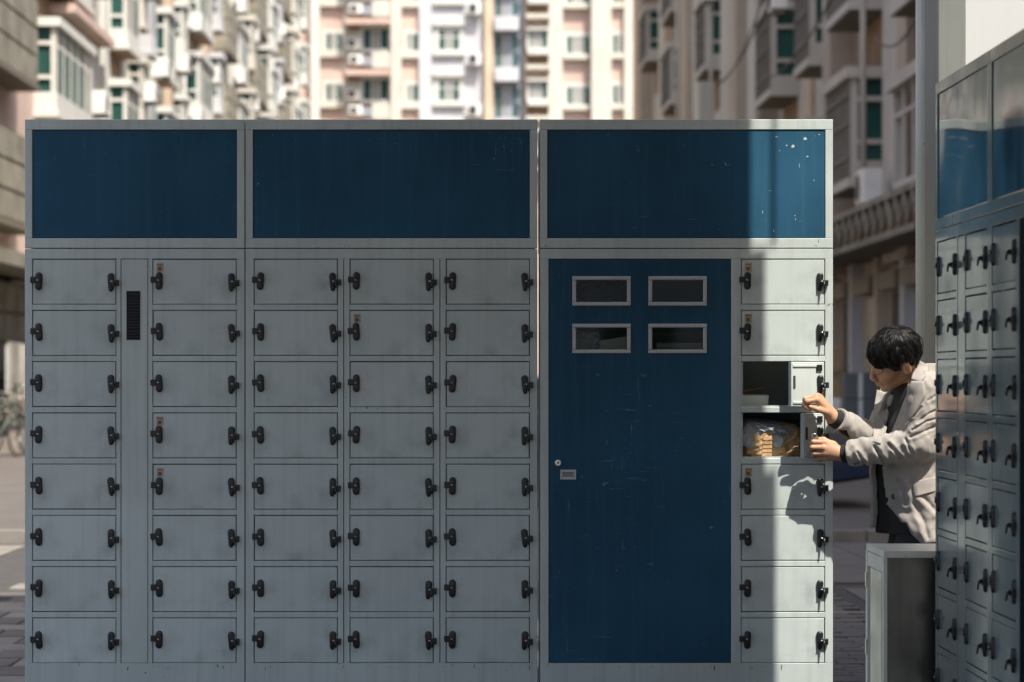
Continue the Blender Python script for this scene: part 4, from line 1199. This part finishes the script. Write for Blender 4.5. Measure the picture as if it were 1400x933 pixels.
# --- head frame
HS = 0.93
ca, sa = math.cos(.51), math.sin(.51); cb, sb = math.cos(-.50), math.sin(-.50); cc, sc_ = math.cos(.30), math.sin(.30)
HB = A([[-1, 0, 0], [0, -1, 0], [0, 0, 1]])
HR = HB @ A([[cc, -sc_, 0], [sc_, cc, 0], [0, 0, 1]]) @ A([[1, 0, 0], [0, cb, -sb], [0, sb, cb]]) @ A([[ca, 0, sa], [0, 1, 0], [-sa, 0, ca]])
HO = W(1222.5, 491.5, -0.06)
def to_head(p): return ((p-HO) @ HR)/HS
def from_head(q): return HO + (A(q)*HS) @ HR.T

def f_head(p):
    q = to_head(p)
    d = ell(q, (-.012, 0, .036), (.097, .076, .086))
    d = smin(d, ell(q, (.032, 0, -.034), (.058, .056, .074)), .03)
    d = smin(d, cone(q, (.066, 0, -.098), (.070, 0, -.106), .020, .018), .022)
    for s in (-1, 1):
        d = smin(d, cone(q, (-.012, s*.054, -.050), (.052, s*.016, -.098), .016, .014), .022)
        d = smin(d, cone(q, (.050, s*.040, -.022), (.062, s*.034, -.030), .022, .020), .022)
        d = smin(d, cone(q, (.082, s*.008, .020), (.068, s*.044, .018), .011, .008), .012)
        d = smax(d, -(np.linalg.norm(q-A((.103, s*.031, -.003)), axis=1)-.017), .012)
        d = smin(d, np.linalg.norm(q-A((.076, s*.031, -.003)), axis=1)-.0125, .005)
        d = smin(d, cone(q, (.104, s*.009, -.040), (.100, s*.013, -.041), .0085, .008), .008)
        # ear
        e = ell(q, (-.016, s*.080, -.008), (.019, .0095, .034))
        e = smax(e, -ell(q, (-.011, s*.089, -.003), (.011, .008, .022)), .004)
        d = smin(d, e, .006)
    d = smin(d, cone(q, (.087, 0, .008), (.106, 0, -.032), .0070, .0098), .010)
    d = smin(d, cone(q, (.094, 0, -.064), (.084, .018, -.067), .0075, .005), .007)
    d = smin(d, cone(q, (.094, 0, -.064), (.084, -.018, -.067), .0075, .005), .007)
    d = smin(d, cone(q, (.091, 0, -.077), (.083, .016, -.076), .0078, .005), .006)
    d = smin(d, cone(q, (.091, 0, -.077), (.083, -.016, -.076), .0078, .005), .006)
    mouth = np.maximum(cone(q, (.099, 0, -.0705), (.084, .023, -.073), .0022, .0012), 0)
    d = smax(d, -(cone(q, (.1005, 0, -.0703), (.086, .023, -.073), .0026, .0016)), .003)
    d = smax(d, -(cone(q, (.1005, 0, -.0703), (.086, -.023, -.073), .0026, .0016)), .003)
    return d*HS

SL, EL, WL = W(1267, 534, -.19), W(1257, 609, -.21), W(1152, 621, -.102)
SR, ER, WR = W(1226, 546, .20), W(1203, 606, .04), W(1139, 571, -.078)
HIP = W(1266, 712, 0)
def hand(p, wrist, knuck, pips, dips, tips, thumb, rk=.0105):
    d = None
    for i in range(4):
        e = cone(p, wrist, knuck[i], .021, rk+.001)
        d = e if d is None else smin(d, e, .012)
    th = chain(p, [wrist] + thumb, [.018, .0125, .0098, .0078], .008)
    d = smin(d, th, .007)
    for i in range(4):
        s = (1.0, 1.02, .97, .86)[i]
        f_ = chain(p, [knuck[i], pips[i], dips[i], tips[i]], [rk*s, .0089*s, .0079*s, .0068*s], .004)
        d = smin(d, f_, .0035)
    return d
hl = dict(
    knuck=[W(1128, 605, -0.116), W(1126, 612.5, -0.122), W(1127.5, 620, -0.118), W(1131, 626.5, -0.108)],
    pips=[W(1112, 604.5, -0.112), W(1110.5, 612, -0.114), W(1113.5, 620.5, -0.110), W(1119, 627.5, -0.102)],
    dips=[W(1109, 607.5, -0.090), W(1108, 615, -0.091), W(1111.5, 623, -0.088), W(1117, 629.5, -0.083)],
    tips=[W(1116, 609.5, -0.076), W(1115, 617, -0.076), W(1118, 624.5, -0.074), W(1122, 630, -0.071)],
    thumb=[W(1139, 608, -0.088), W(1126, 601.5, -0.085), W(1115, 600.5, -0.086)])
hr = dict(
    knuck=[W(1117, 547, -0.122), W(1116, 542.5, -0.103), W(1118, 541.5, -0.084), W(1121, 543, -0.067)],
    pips=[W(1103, 549, -0.124), W(1101, 545.5, -0.104), W(1103, 545, -0.085), W(1107, 547, -0.069)],
    dips=[W(1100.5, 556.5, -0.117), W(1099, 554, -0.099), W(1101, 553, -0.081), W(1105, 554, -0.067)],
    tips=[W(1107, 561, -0.109), W(1105.5, 560, -0.092), W(1107, 558.5, -0.076), W(1110, 559, -0.064)],
    thumb=[W(1131, 564, -0.104), W(1119, 560.5, -0.126), W(1108, 556.5, -0.135)])
def f_body(p):
    d = near(p, HO, .17, f_head)
    nb = W(1254, 536, 0)
    d = smin(d, cone(p, from_head((-.030, 0, -.050)), nb, .052, .058), .025)
    d = smin(d, chain(p, [W(1256, 560, 0), W(1252, 620, 0), HIP], [.066, .07, .09], .03), .04)
    for S, E, Wr in ((SL, EL, WL), (SR, ER, WR)):
        d = smin(d, chain(p, [W(1255, 540, 0), S, E, Wr], [.06, .052, .040, .0245], .02), .02)
    d = smin(d, near(p, (WL+hl['pips'][1])/2, .10, lambda u: hand(u, WL, **hl)), .008)
    d = smin(d, near(p, (WR+hr['pips'][1])/2, .10, lambda u: hand(u, WR, **hr)), .008)
    for s in (-1, 1):
        kn = W(1222, 858, s*.11); kn[2] = 0.41
        an = A((1.67, s*.10, .09)) - BASE
        d = smin(d, chain(p, [HIP+A((0, s*.09, -.02)), kn, an], [.085, .058, .042], .03), .03)
    return d
M['skin'] = mat('warm_skin', (0.46, 0.262, 0.158), 0.5, var=0.14, var_scale=30, sss=0.12, bump=0.0006, bump_scale=220)
v, q = sdf_mesh(f_body, (1.18-BASE[0], -.42, .02), (1.96-BASE[0], .34, 1.50), 0.0034)
mesh_obj('body', v, q, M['skin'], MAN)

# --- clothes
ZK = [W(0, k, 0)[2] for k in (494, 508, 522, 540, 590, 640, 690, 742)][::-1]
def prof_(zz, vals): return np.interp(zz, ZK, vals[::-1])
def cxp(zz): return prof_(zz, [X(k)-BASE[0] for k in (1259, 1257, 1256, 1256, 1250, 1250, 1254, 1258)])
def torso(p, grow=0.0):
    x, y, zz = p.T
    far = sstep(-.02, .06, y)
    a = prof_(zz, [.066, .072, .084, .100, .128, .128, .130, .138]) + far*prof_(zz, [0, 0, .0, .022, .030, .030, .036, .044])
    b = prof_(zz, [.066, .078, .12, .185, .212, .205, .208, .216])
    a = a+grow; b = b+grow
    dx = (x-cxp(zz))/a; dyy = y/b
    k = (np.abs(dx)**2.3 + np.abs(dyy)**2.3)**(1/2.3)
    return (k-1)*np.minimum(a, b)*0.92
def wrinkle(p, amp=1.0):
    x, y, zz = p.T
    s = np.sin(31*x+17*zz+1.3*np.sin(19*y+4*zz))*np.sin(23*zz-14*x+7*y) + 0.6*np.sin(58*zz+26*x+2*np.sin(20*x)+9*y)
    return 0.0022*amp*s + 0.0009*amp*np.sin(120*zz+60*x+3*np.sin(50*x+20*y))*np.sin(70*x-40*zz+30*y)
def arm_coords(p, a, b):
    a, b = A(a), A(b); ab = b-a; L_ = np.linalg.norm(ab); u = ab/L_
    return (p-a)@u, L_
def f_jacket_outer(p):
    x, y, zz = p.T
    d = torso(p)
    for (S, E, Wr, near) in ((SL, EL, WL, True), (SR, ER, WR, False)):
        up = chain(p, [S, E], [.072, .058], .02)
        Wc = Wr + (E-Wr)*0.06
        fo = cone(p, E, Wc, .058, .047)
        # folds across the forearm and inside the elbow
        t1, L1_ = arm_coords(p, E, Wc)
        per = (p-A(E)) @ A((0.25, 0, 1.0))
        ph_ = t1*11.0 + per*7.5 + .55*np.sin(31*t1+3.1*near) + .3*np.sin(47*per+1)
        fo = fo + 0.0062*(np.abs(np.sin(np.pi*ph_))-.5)*sstep(.27, .14, t1)*(.65+.35*np.sin(19*t1+25*per)) + 0.0016*np.sin(2*np.pi*(t1*17-per*13))
        t2, L2_ = arm_coords(p, S, E)
        up = up + 0.0055*(np.abs(np.sin(np.pi*(t2*15 + x*11 + .6*np.sin(26*y+14*zz))))-.5)*sstep(.02, .16, t2)
        ar = smin(up, fo, .016)
        d = smin(d, ar, .022)
    d = d + wrinkle(p)
    # pressed-in creases on the side towards the camera
    side = y < -.05
    if side.any():
        ps = np.stack([x[side], zz[side]], 1); ad = np.zeros(len(ps))
        for (seg, wd, dp) in CREASES:
            best = np.full(len(ps), 9.0)
            for a_, b_ in zip(seg[:-1], seg[1:]):
                a2 = W(*a_, -.2)[[0, 2]]; b2 = W(*b_, -.2)[[0, 2]]; ab = b2-a2
                t = np.clip((ps-a2)@ab/(ab@ab), 0, 1)
                best = np.minimum(best, np.linalg.norm(ps-a2-t[:, None]*ab, axis=1) + .002*np.abs(2*t-1))
            dp = dp*.72
            ad += dp*np.exp(-(best/wd)**2) - dp*.55*np.exp(-((best-2.4*wd)/(1.5*wd))**2)
        d[side] += ad
    return d
CREASES = [
    ([(1250, 578), (1264, 566), (1282, 558)], .0035, .007), ([(1243, 588), (1262, 576), (1282, 571)], .004, .008),
    ([(1240, 598), (1258, 590), (1282, 580)], .004, .007), ([(1264, 548), (1284, 536)], .004, .005), ([(1246, 570), (1256, 556)], .0035, .006),
    ([(1188, 639), (1180, 629), (1174, 619)], .0045, .008), ([(1211, 634), (1203, 623), (1196, 611)], .005, .010),
    ([(1231, 627), (1222, 617), (1214, 607)], .005, .010), ([(1243, 619), (1238, 610), (1235, 600)], .0045, .008), ([(1168, 612), (1162, 622)], .004, .004),
    ([(1252, 690), (1262, 712), (1268, 735)], .008, .005), ([(1232, 660), (1240, 690)], .007, .005), ([(1262, 680), (1280, 700)], .007, .004)]
def f_jacket(p):
    x, y, zz = p.T
    d = f_jacket_outer(p)
    sh_ = np.maximum(d, -(d+.015))
    # hem (curves up towards the front), neck, front opening, cuffs
    hem = W(0, 739)[2] + 0.03*sstep(0.02, 0.0, x-(X(1246)-BASE[0])) - 0.03*(x-(X(1250)-BASE[0]))*0
    hem = np.where(y > 0, W(0, 722)[2] - 0.0*x, W(0, 739)[2] + np.clip(2.2*((X(1240)-BASE[0])-x), 0, .075) + 0.16*np.clip(x-(X(1246)-BASE[0]), 0, 1))
    cut = hem - zz
    top = (zz - (W(0, 497)[2] + 1.0*np.clip(x-(X(1262)-BASE[0]), -.075, 0)))*0.7
    sh_ = np.maximum(sh_, np.maximum(cut, top))
    le = np.interp(zz, [W(0, k)[2] for k in (742, 720, 690, 640, 605, 560, 530, 500)], [X(k)-BASE[0] for k in (1250, 1228, 1211, 1206, 1211, 1229, 1242, 1250)])
    armd = np.minimum(np.minimum(cone(p, SL, EL, .082, .076), cone(p, EL, WL, .078, .060)), np.minimum(cone(p, SR, ER, .084, .078), cone(p, ER, WR, .080, .062)))
    opening = np.maximum(np.maximum(x-le, y-.035), .0-armd)
    sh_ = np.maximum(sh_, -opening)
    # far front edge
    for (E, Wr) in ((EL, WL), (ER, WR)):
        u = (A(Wr)-A(E)); u /= np.linalg.norm(u)
        t = (p-(A(Wr)-u*.022)) @ u
        near_arm = cone(p, E, Wr, .09, .09)
        sh_ = np.maximum(sh_, np.where(near_arm < .0, t, -1))
        # hollow sleeve at the cuff
    return sh_
M['jacket'] = mat('grey_blazer_wool', (0.315, 0.288, 0.258), 0.9, var=0.16, var_scale=60, sheen=0.2, bump=0.0003, bump_scale=500, spec=0.2)
v, q = sdf_mesh(f_jacket, (1.24-BASE[0], -.44, .60), (1.94-BASE[0], .32, 1.40), 0.0035)
jk = mesh_obj('jacket', v, q, M['jacket'], MAN)
def first_y(f, px, py, y0=-.44, y1=.2):
    ys = np.arange(y0, y1, .002)
    val = f(np.array([W(px, py, y) for y in ys]))
    i = np.argmax(val < 0)
    return ys[i] if val[i] < 0 else None
def plate(name, left, right, f, off, thick=.0035, nu=7, nv=26, parent=None, material=None):
    """thin cloth piece lying on a surface between two photo-space edges"""
    left, right = A(left), A(right)
    def at(c, t):
        seg = np.r_[0, np.cumsum(np.linalg.norm(np.diff(c, axis=0), axis=1))]; seg /= seg[-1]
        return A([np.interp(t, seg, c[:, 0]), np.interp(t, seg, c[:, 1])])
    Yg = np.full((nv, nu), np.nan); G = np.zeros((nv, nu, 2))
    for i in range(nv):
        for j in range(nu):
            G[i, j] = at(left, i/(nv-1))*(1-j/(nu-1)) + at(right, i/(nv-1))*(j/(nu-1))
            yy = first_y(f, *G[i, j])
            if yy is not None: Yg[i, j] = yy
    for i in range(nv):
        r_ = Yg[i]; ok = ~np.isnan(r_)
        if ok.any(): Yg[i] = np.interp(np.arange(nu), np.arange(nu)[ok], r_[ok])
    okr = [i for i in range(nv) if not np.isnan(Yg[i]).any()]
    for i in range(nv):
        if i not in okr: Yg[i] = Yg[min(okr, key=lambda k_: abs(k_-i))]
    for _ in range(3):
        Yp = np.pad(Yg, 1, mode='edge'); Yg = (Yp[1:-1, 1:-1]*2 + Yp[:-2, 1:-1] + Yp[2:, 1:-1] + Yp[1:-1, :-2] + Yp[1:-1, 2:])/6
    front = [W(*G[i, j], Yg[i, j]-off) for i in range(nv) for j in range(nu)]
    back = [p_ + A((0, thick, 0)) for p_ in front]
    n_ = nv*nu; fs_ = []
    for i in range(nv-1):
        for j in range(nu-1):
            a_ = i*nu+j
            fs_.append((a_, a_+1, a_+nu+1, a_+nu)); fs_.append((n_+a_, n_+a_+nu, n_+a_+nu+1, n_+a_+1))
    rim = [j for j in range(nu)] + [i*nu+nu-1 for i in range(1, nv)] + [(nv-1)*nu+j for j in range(nu-2, -1, -1)] + [i*nu for i in range(nv-2, 0, -1)]
    rim_f = [(rim[k_], rim[(k_+1) % len(rim)], n_+rim[(k_+1) % len(rim)], n_+rim[k_]) for k_ in range(len(rim))]
    mb = MB().add(front + back, fs_, True)
    for r_ in rim_f: mb.f.append(list(r_)); mb.s.append(False)
    return mb.build(name, material or M['jacket'], parent)
f_chest = lambda u: smin(torso(u), chain(u, [SL, EL], [.072, .058], .02), .022)
plate('lapel', [(1246, 521), (1239, 540), (1229, 566), (1213, 607)], [(1263, 521), (1266, 541), (1251, 567), (1216, 609)], f_chest, .008, parent=jk)
plate('collar', [(1257, 493), (1250, 505), (1246, 519)], [(1270, 500), (1269, 511), (1259, 523)], f_jacket_outer, .006, nv=14, parent=jk)
plate('pocket_flap', [(1247, 659), (1248.5, 668), (1251, 680)], [(1290, 650), (1290, 660), (1290, 669)], f_jacket_outer, .006, nv=12, parent=jk)
M['button'] = mat('brown_button', (0.09, 0.06, 0.04), 0.35)
def surf_y(px, py):
    """front (camera-side) surface of the jacket at a photo position"""
    for y in np.arange(-.44, .1, .002):
        if f_jacket_outer(W(px, py, y)[None])[0] < 0: return y
    return -.2
yb_ = surf_y(1221.5, 679)
c = W(1221.5, 679, yb_)
MB().tube([c+A((0, -.001, 0)), c+A((0, -.005, 0)), c+A((0, -.0062, 0))], [.0105, .0105, .008], 14).build('button', M['button'], jk)
for px_, py_ in ((1169, 634), (1173.5, 632.5)):
    yb_ = surf_y(px_, py_); c = W(px_, py_, yb_)
    MB().tube([c+A((0, 0, 0)), c+A((0, -.004, -.001))], .0045, 10).build('button', M['button'], jk)

M['shirt'] = mat('black_knit_shirt', (0.012, 0.012, 0.013), 0.9)
def f_shirt(p):
    x, y, zz = p.T
    d = torso(p, -.022) + 0.0015*np.sin(60*zz+30*x)
    d = np.maximum(d, zz-W(0, 520)[2] - 0.5*(x-(X(1245)-BASE[0])))
    d = np.maximum(d, W(0, 730)[2]-zz)
    d = smin(d, cone(p, W(1254, 552, 0), W(1243, 531, -.015), .066, .060), .02)
    for S, E, Wr in ((SL, EL, WL), (SR, ER, WR)):
        d = smin(d, chain(p, [S, E, Wr+(E-Wr)*.02], [.055, .045, .034], .02), .02)
    for (E, Wr) in ((EL, WL), (ER, WR)):
        u = (A(Wr)-A(E)); u /= np.linalg.norm(u)
        near_arm = cone(p, E, Wr, .08, .08)
        d = np.maximum(d, np.where(near_arm < 0, (p-(A(Wr)+u*.004)) @ u, -1))
    return d
v, q = sdf_mesh(f_shirt, (1.24-BASE[0], -.42, .60), (1.94-BASE[0], .30, 1.34), 0.006)
mesh_obj('shirt', v, q, M['shirt'], MAN)
plate('far_lapel', [(1199, 533), (1195, 560), (1194, 604)], [(1223, 541), (1216, 566), (1204, 608)], lambda u: np.minimum(f_shirt(u), f_jacket(u)), .006, parent=jk)

M['trouser'] = mat('black_trousers', (0.016, 0.016, 0.018), 0.85)
def f_trouser(p):
    d = ell(p, HIP+A((0, 0, .03)), (.125, .175, .12))
    for s in (-1, 1):
        kn = W(1222, 858, s*.11); kn[2] = 0.41
        an = A((1.67, s*.10, .09)) - BASE
        d = smin(d, chain(p, [HIP+A((0, s*.09, -.02)), kn, an], [.105, .078, .062], .03), .03)
    d = d + wrinkle(p, .8)
    return np.maximum(d, np.maximum(p[:, 2]-W(0, 668)[2], .045-p[:, 2]))
v, q = sdf_mesh(f_trouser, (1.38-BASE[0], -.32, .02), (1.92-BASE[0], .32, .92), 0.008)
mesh_obj('trousers', v, q, M['trouser'], MAN)
M['shoe'] = mat('black_leather_shoe', (0.02, 0.018, 0.016), 0.3)
def f_shoes(p):
    d = None
    for s in (-1, 1):
        e = smin(ell(p, A((1.585, s*.10, .04))-BASE*A((1, 1, 0)), (.10, .045, .036)), ell(p, A((1.665, s*.10, .05))-BASE*A((1, 1, 0)), (.055, .038, .05)), .02)
        d = e if d is None else np.minimum(d, e)
    return np.maximum(d, -p[:, 2])
v, q = sdf_mesh(f_shoes, (1.44-BASE[0], -.2, -.02), (1.78-BASE[0], .2, .14), 0.005)
mesh_obj('shoes', v, q, M['shoe'], MAN)

# --- hair: a cap plus combed strands running out from the crown
M['hair'] = mat('black_hair', (0.006, 0.0052, 0.005), 0.42, spec=0.38, var=0.4, var_scale=60)
HC, HRAD = A((-.011, 0, .039)), A((.106, .083, .091))
CROWN = A((-.055, 0.004, .128))
def hairline(x, ay):
    """lowest hair height for a place on the head (x forward, ay = |y|)"""
    front = .030 + 0.10*np.clip(.09-x, 0, .09)*0
    side = np.interp(x, [-.12, -.06, -.044, -.034, .006, .014, .026, .045, .07, .10], [-.055, -.062, -.045, .028, .026, -.010, -.008, .016, .026, .030])
    mid = np.interp(x, [-.12, -.06, 0, .06, .10], [-.055, -.06, .0, .030, .034])
    t = sstep(.02, .06, ay)
    return mid*(1-t) + side*t
def f_hair(p):
    q = to_head(p)
    x, y, z = q.T
    n1 = np.sin(95*y+40*x+2*np.sin(60*z))*np.sin(70*z-30*x)
    d = ell(q, HC, HRAD) + 0.0034*n1 + 0.003*np.sin(48*y+33*x+1.5*np.sin(41*z)) + 0.0012*np.sin(210*y+90*x)*np.sin(120*z)
    d = smax(d, hairline(x, np.abs(y)) + 0.006*np.sin(160*x+110*y) - z, .006)
    d = smax(d, -(ell(q, (-.012, 0, .034), (.092, .071, .081))), .002)
    return d*HS
hc = from_head((0, 0, .03))
v, q = sdf_mesh(f_hair, hc-.17, hc+.17, 0.0032)
M['scalp'] = mat('hair_underlayer', (0.006, 0.0055, 0.006), 0.75, spec=0.2)
hr_o = mesh_obj('hair', v, q, M['scalp'], MAN)
def surf(dirv, off):
    u = dirv/np.linalg.norm(dirv)
    r = 1.0/np.linalg.norm(u/HRAD)
    return HC + u*(r+off)
st = MB()
rs_ = np.random.default_rng(11)
cdir = (CROWN-HC)/np.linalg.norm(CROWN-HC)
grav = HR.T @ A((0, 0, -1))
made = 0
while made < 380:
    u = rs_.normal(size=3) if made < 300 else cdir*2.2 + rs_.normal(size=3)*.8; u /= np.linalg.norm(u)
    p0 = surf(u, 0)
    if p0[2] < hairline(p0[0], abs(p0[1])) + .002: continue
    made += 1
    tang = u - cdir*(u@cdir); tang = tang - u*(tang@u)
    if np.linalg.norm(tang) < 1e-3: tang = rs_.normal(size=3)
    tang /= np.linalg.norm(tang)
    sw = np.cross(u, tang)
    an = rs_.normal(.28, .38)
    tang = tang*math.cos(an) + sw*math.sin(an)
    low = np.clip((p0[2]+.05)/.12, 0, 1)
    ln = rs_.uniform(.055, .095)*(0.55+.45*low)
    lift = rs_.uniform(.001, .009); tip = rs_.uniform(-.004, .010) + (rs_.uniform(.004, .014) if rs_.random() < .15 else 0)
    lim = rs_.uniform(-.006, .006) if u[0] < .35 else rs_.uniform(-.012, .016)
    path = []; d_ = u.copy()
    curl = rs_.normal(0, .5)
    for k in range(8):
        s = k/7
        pt_ = surf(d_, -.002 + lift*math.sin(math.pi*min(1, s*1.15)) + tip*s*s) + grav*.010*s*s
        if k > 2 and pt_[2] < hairline(pt_[0], abs(pt_[1])) - lim: break
        path.append(pt_)
        tg = tang + np.cross(d_, tang)*curl*s*.5
        d_ = d_ + tg*(ln/7/0.1); d_ /= np.linalg.norm(d_)
    if len(path) < 3: continue
    path = A(path)
    for q_ in range(13):
        j1, j2 = rs_.normal(0, .0048, 2)
        jit = (sw*j1 + u*abs(j2)*.5)
        n_ = len(path) - (1 if rs_.random() < .3 and len(path) > 4 else 0)
        w0 = rs_.uniform(.0008, .0015)
        ss = np.arange(n_)/(n_-1)
        pts = [Vector(from_head(path[k] + jit*(1-.62*ss[k]) + rs_.normal(0, .0005, 3))) for k in range(n_)]
        st.tube(pts, [w0*(1-.85*x_**2.5) for x_ in ss], 3, caps=False)
so = st.build('hair_strands', M['hair'], hr_o); so['kind'] = 'stuff'
# eyebrows, lashes, eyelid line
for s in (-1, 1):
    eb = MB()
    for k in range(26):
        t = k/25
        c0 = A((.0935-.022*t*t-.004, s*(.012+.036*t), .019+.006*math.sin(t*2.6)))
        e_ = c0 + A((.003, s*.010, .0015))
        eb.tube([Vector(from_head(c0)), Vector(from_head(e_+A((.001, 0, 0))))], [.0019, .0008], 4)
    o = eb.build('eyebrow', M['hair'], MAN)
    la = []
    for k in range(9):
        t = k/8-.5
        la.append(Vector(from_head(A((.0765, s*.031, -.003)) + 0.0132*A((math.cos(t*1.9)*.92, s*math.sin(t*1.9), -.34))/np.linalg.norm([math.cos(t*1.9)*.92, math.sin(t*1.9), -.34]))))
    MB().tube(la, [.0006, .001, .0012, .0013, .0013, .0013, .0012, .001, .0006], 5).build('eyelash', M['hair'], MAN)

# padlock in his lower hand
pk = W(1117, 603, -.096)+BASE
t = thing('padlock', "small steel padlock held in the man's lower hand", 'padlock', pk)
sh_p = [Vector((-.0075, 0, 0)), Vector((-.009, 0, .018)), Vector((-.006, 0, .027)), Vector((0, 0, .030)), Vector((.006, 0, .026)), Vector((.0085, 0, .018)), Vector((.009, .002, .006))]
o = MB().tube(sh_p, .0024, 8).build('shackle', M['steel'], t); o.rotation_euler = (0, -.5, 0)
MB().panel(-.011, .011, -.024, 0.0, -.006, .006, .002).build('lock_body', M['steel'], t)
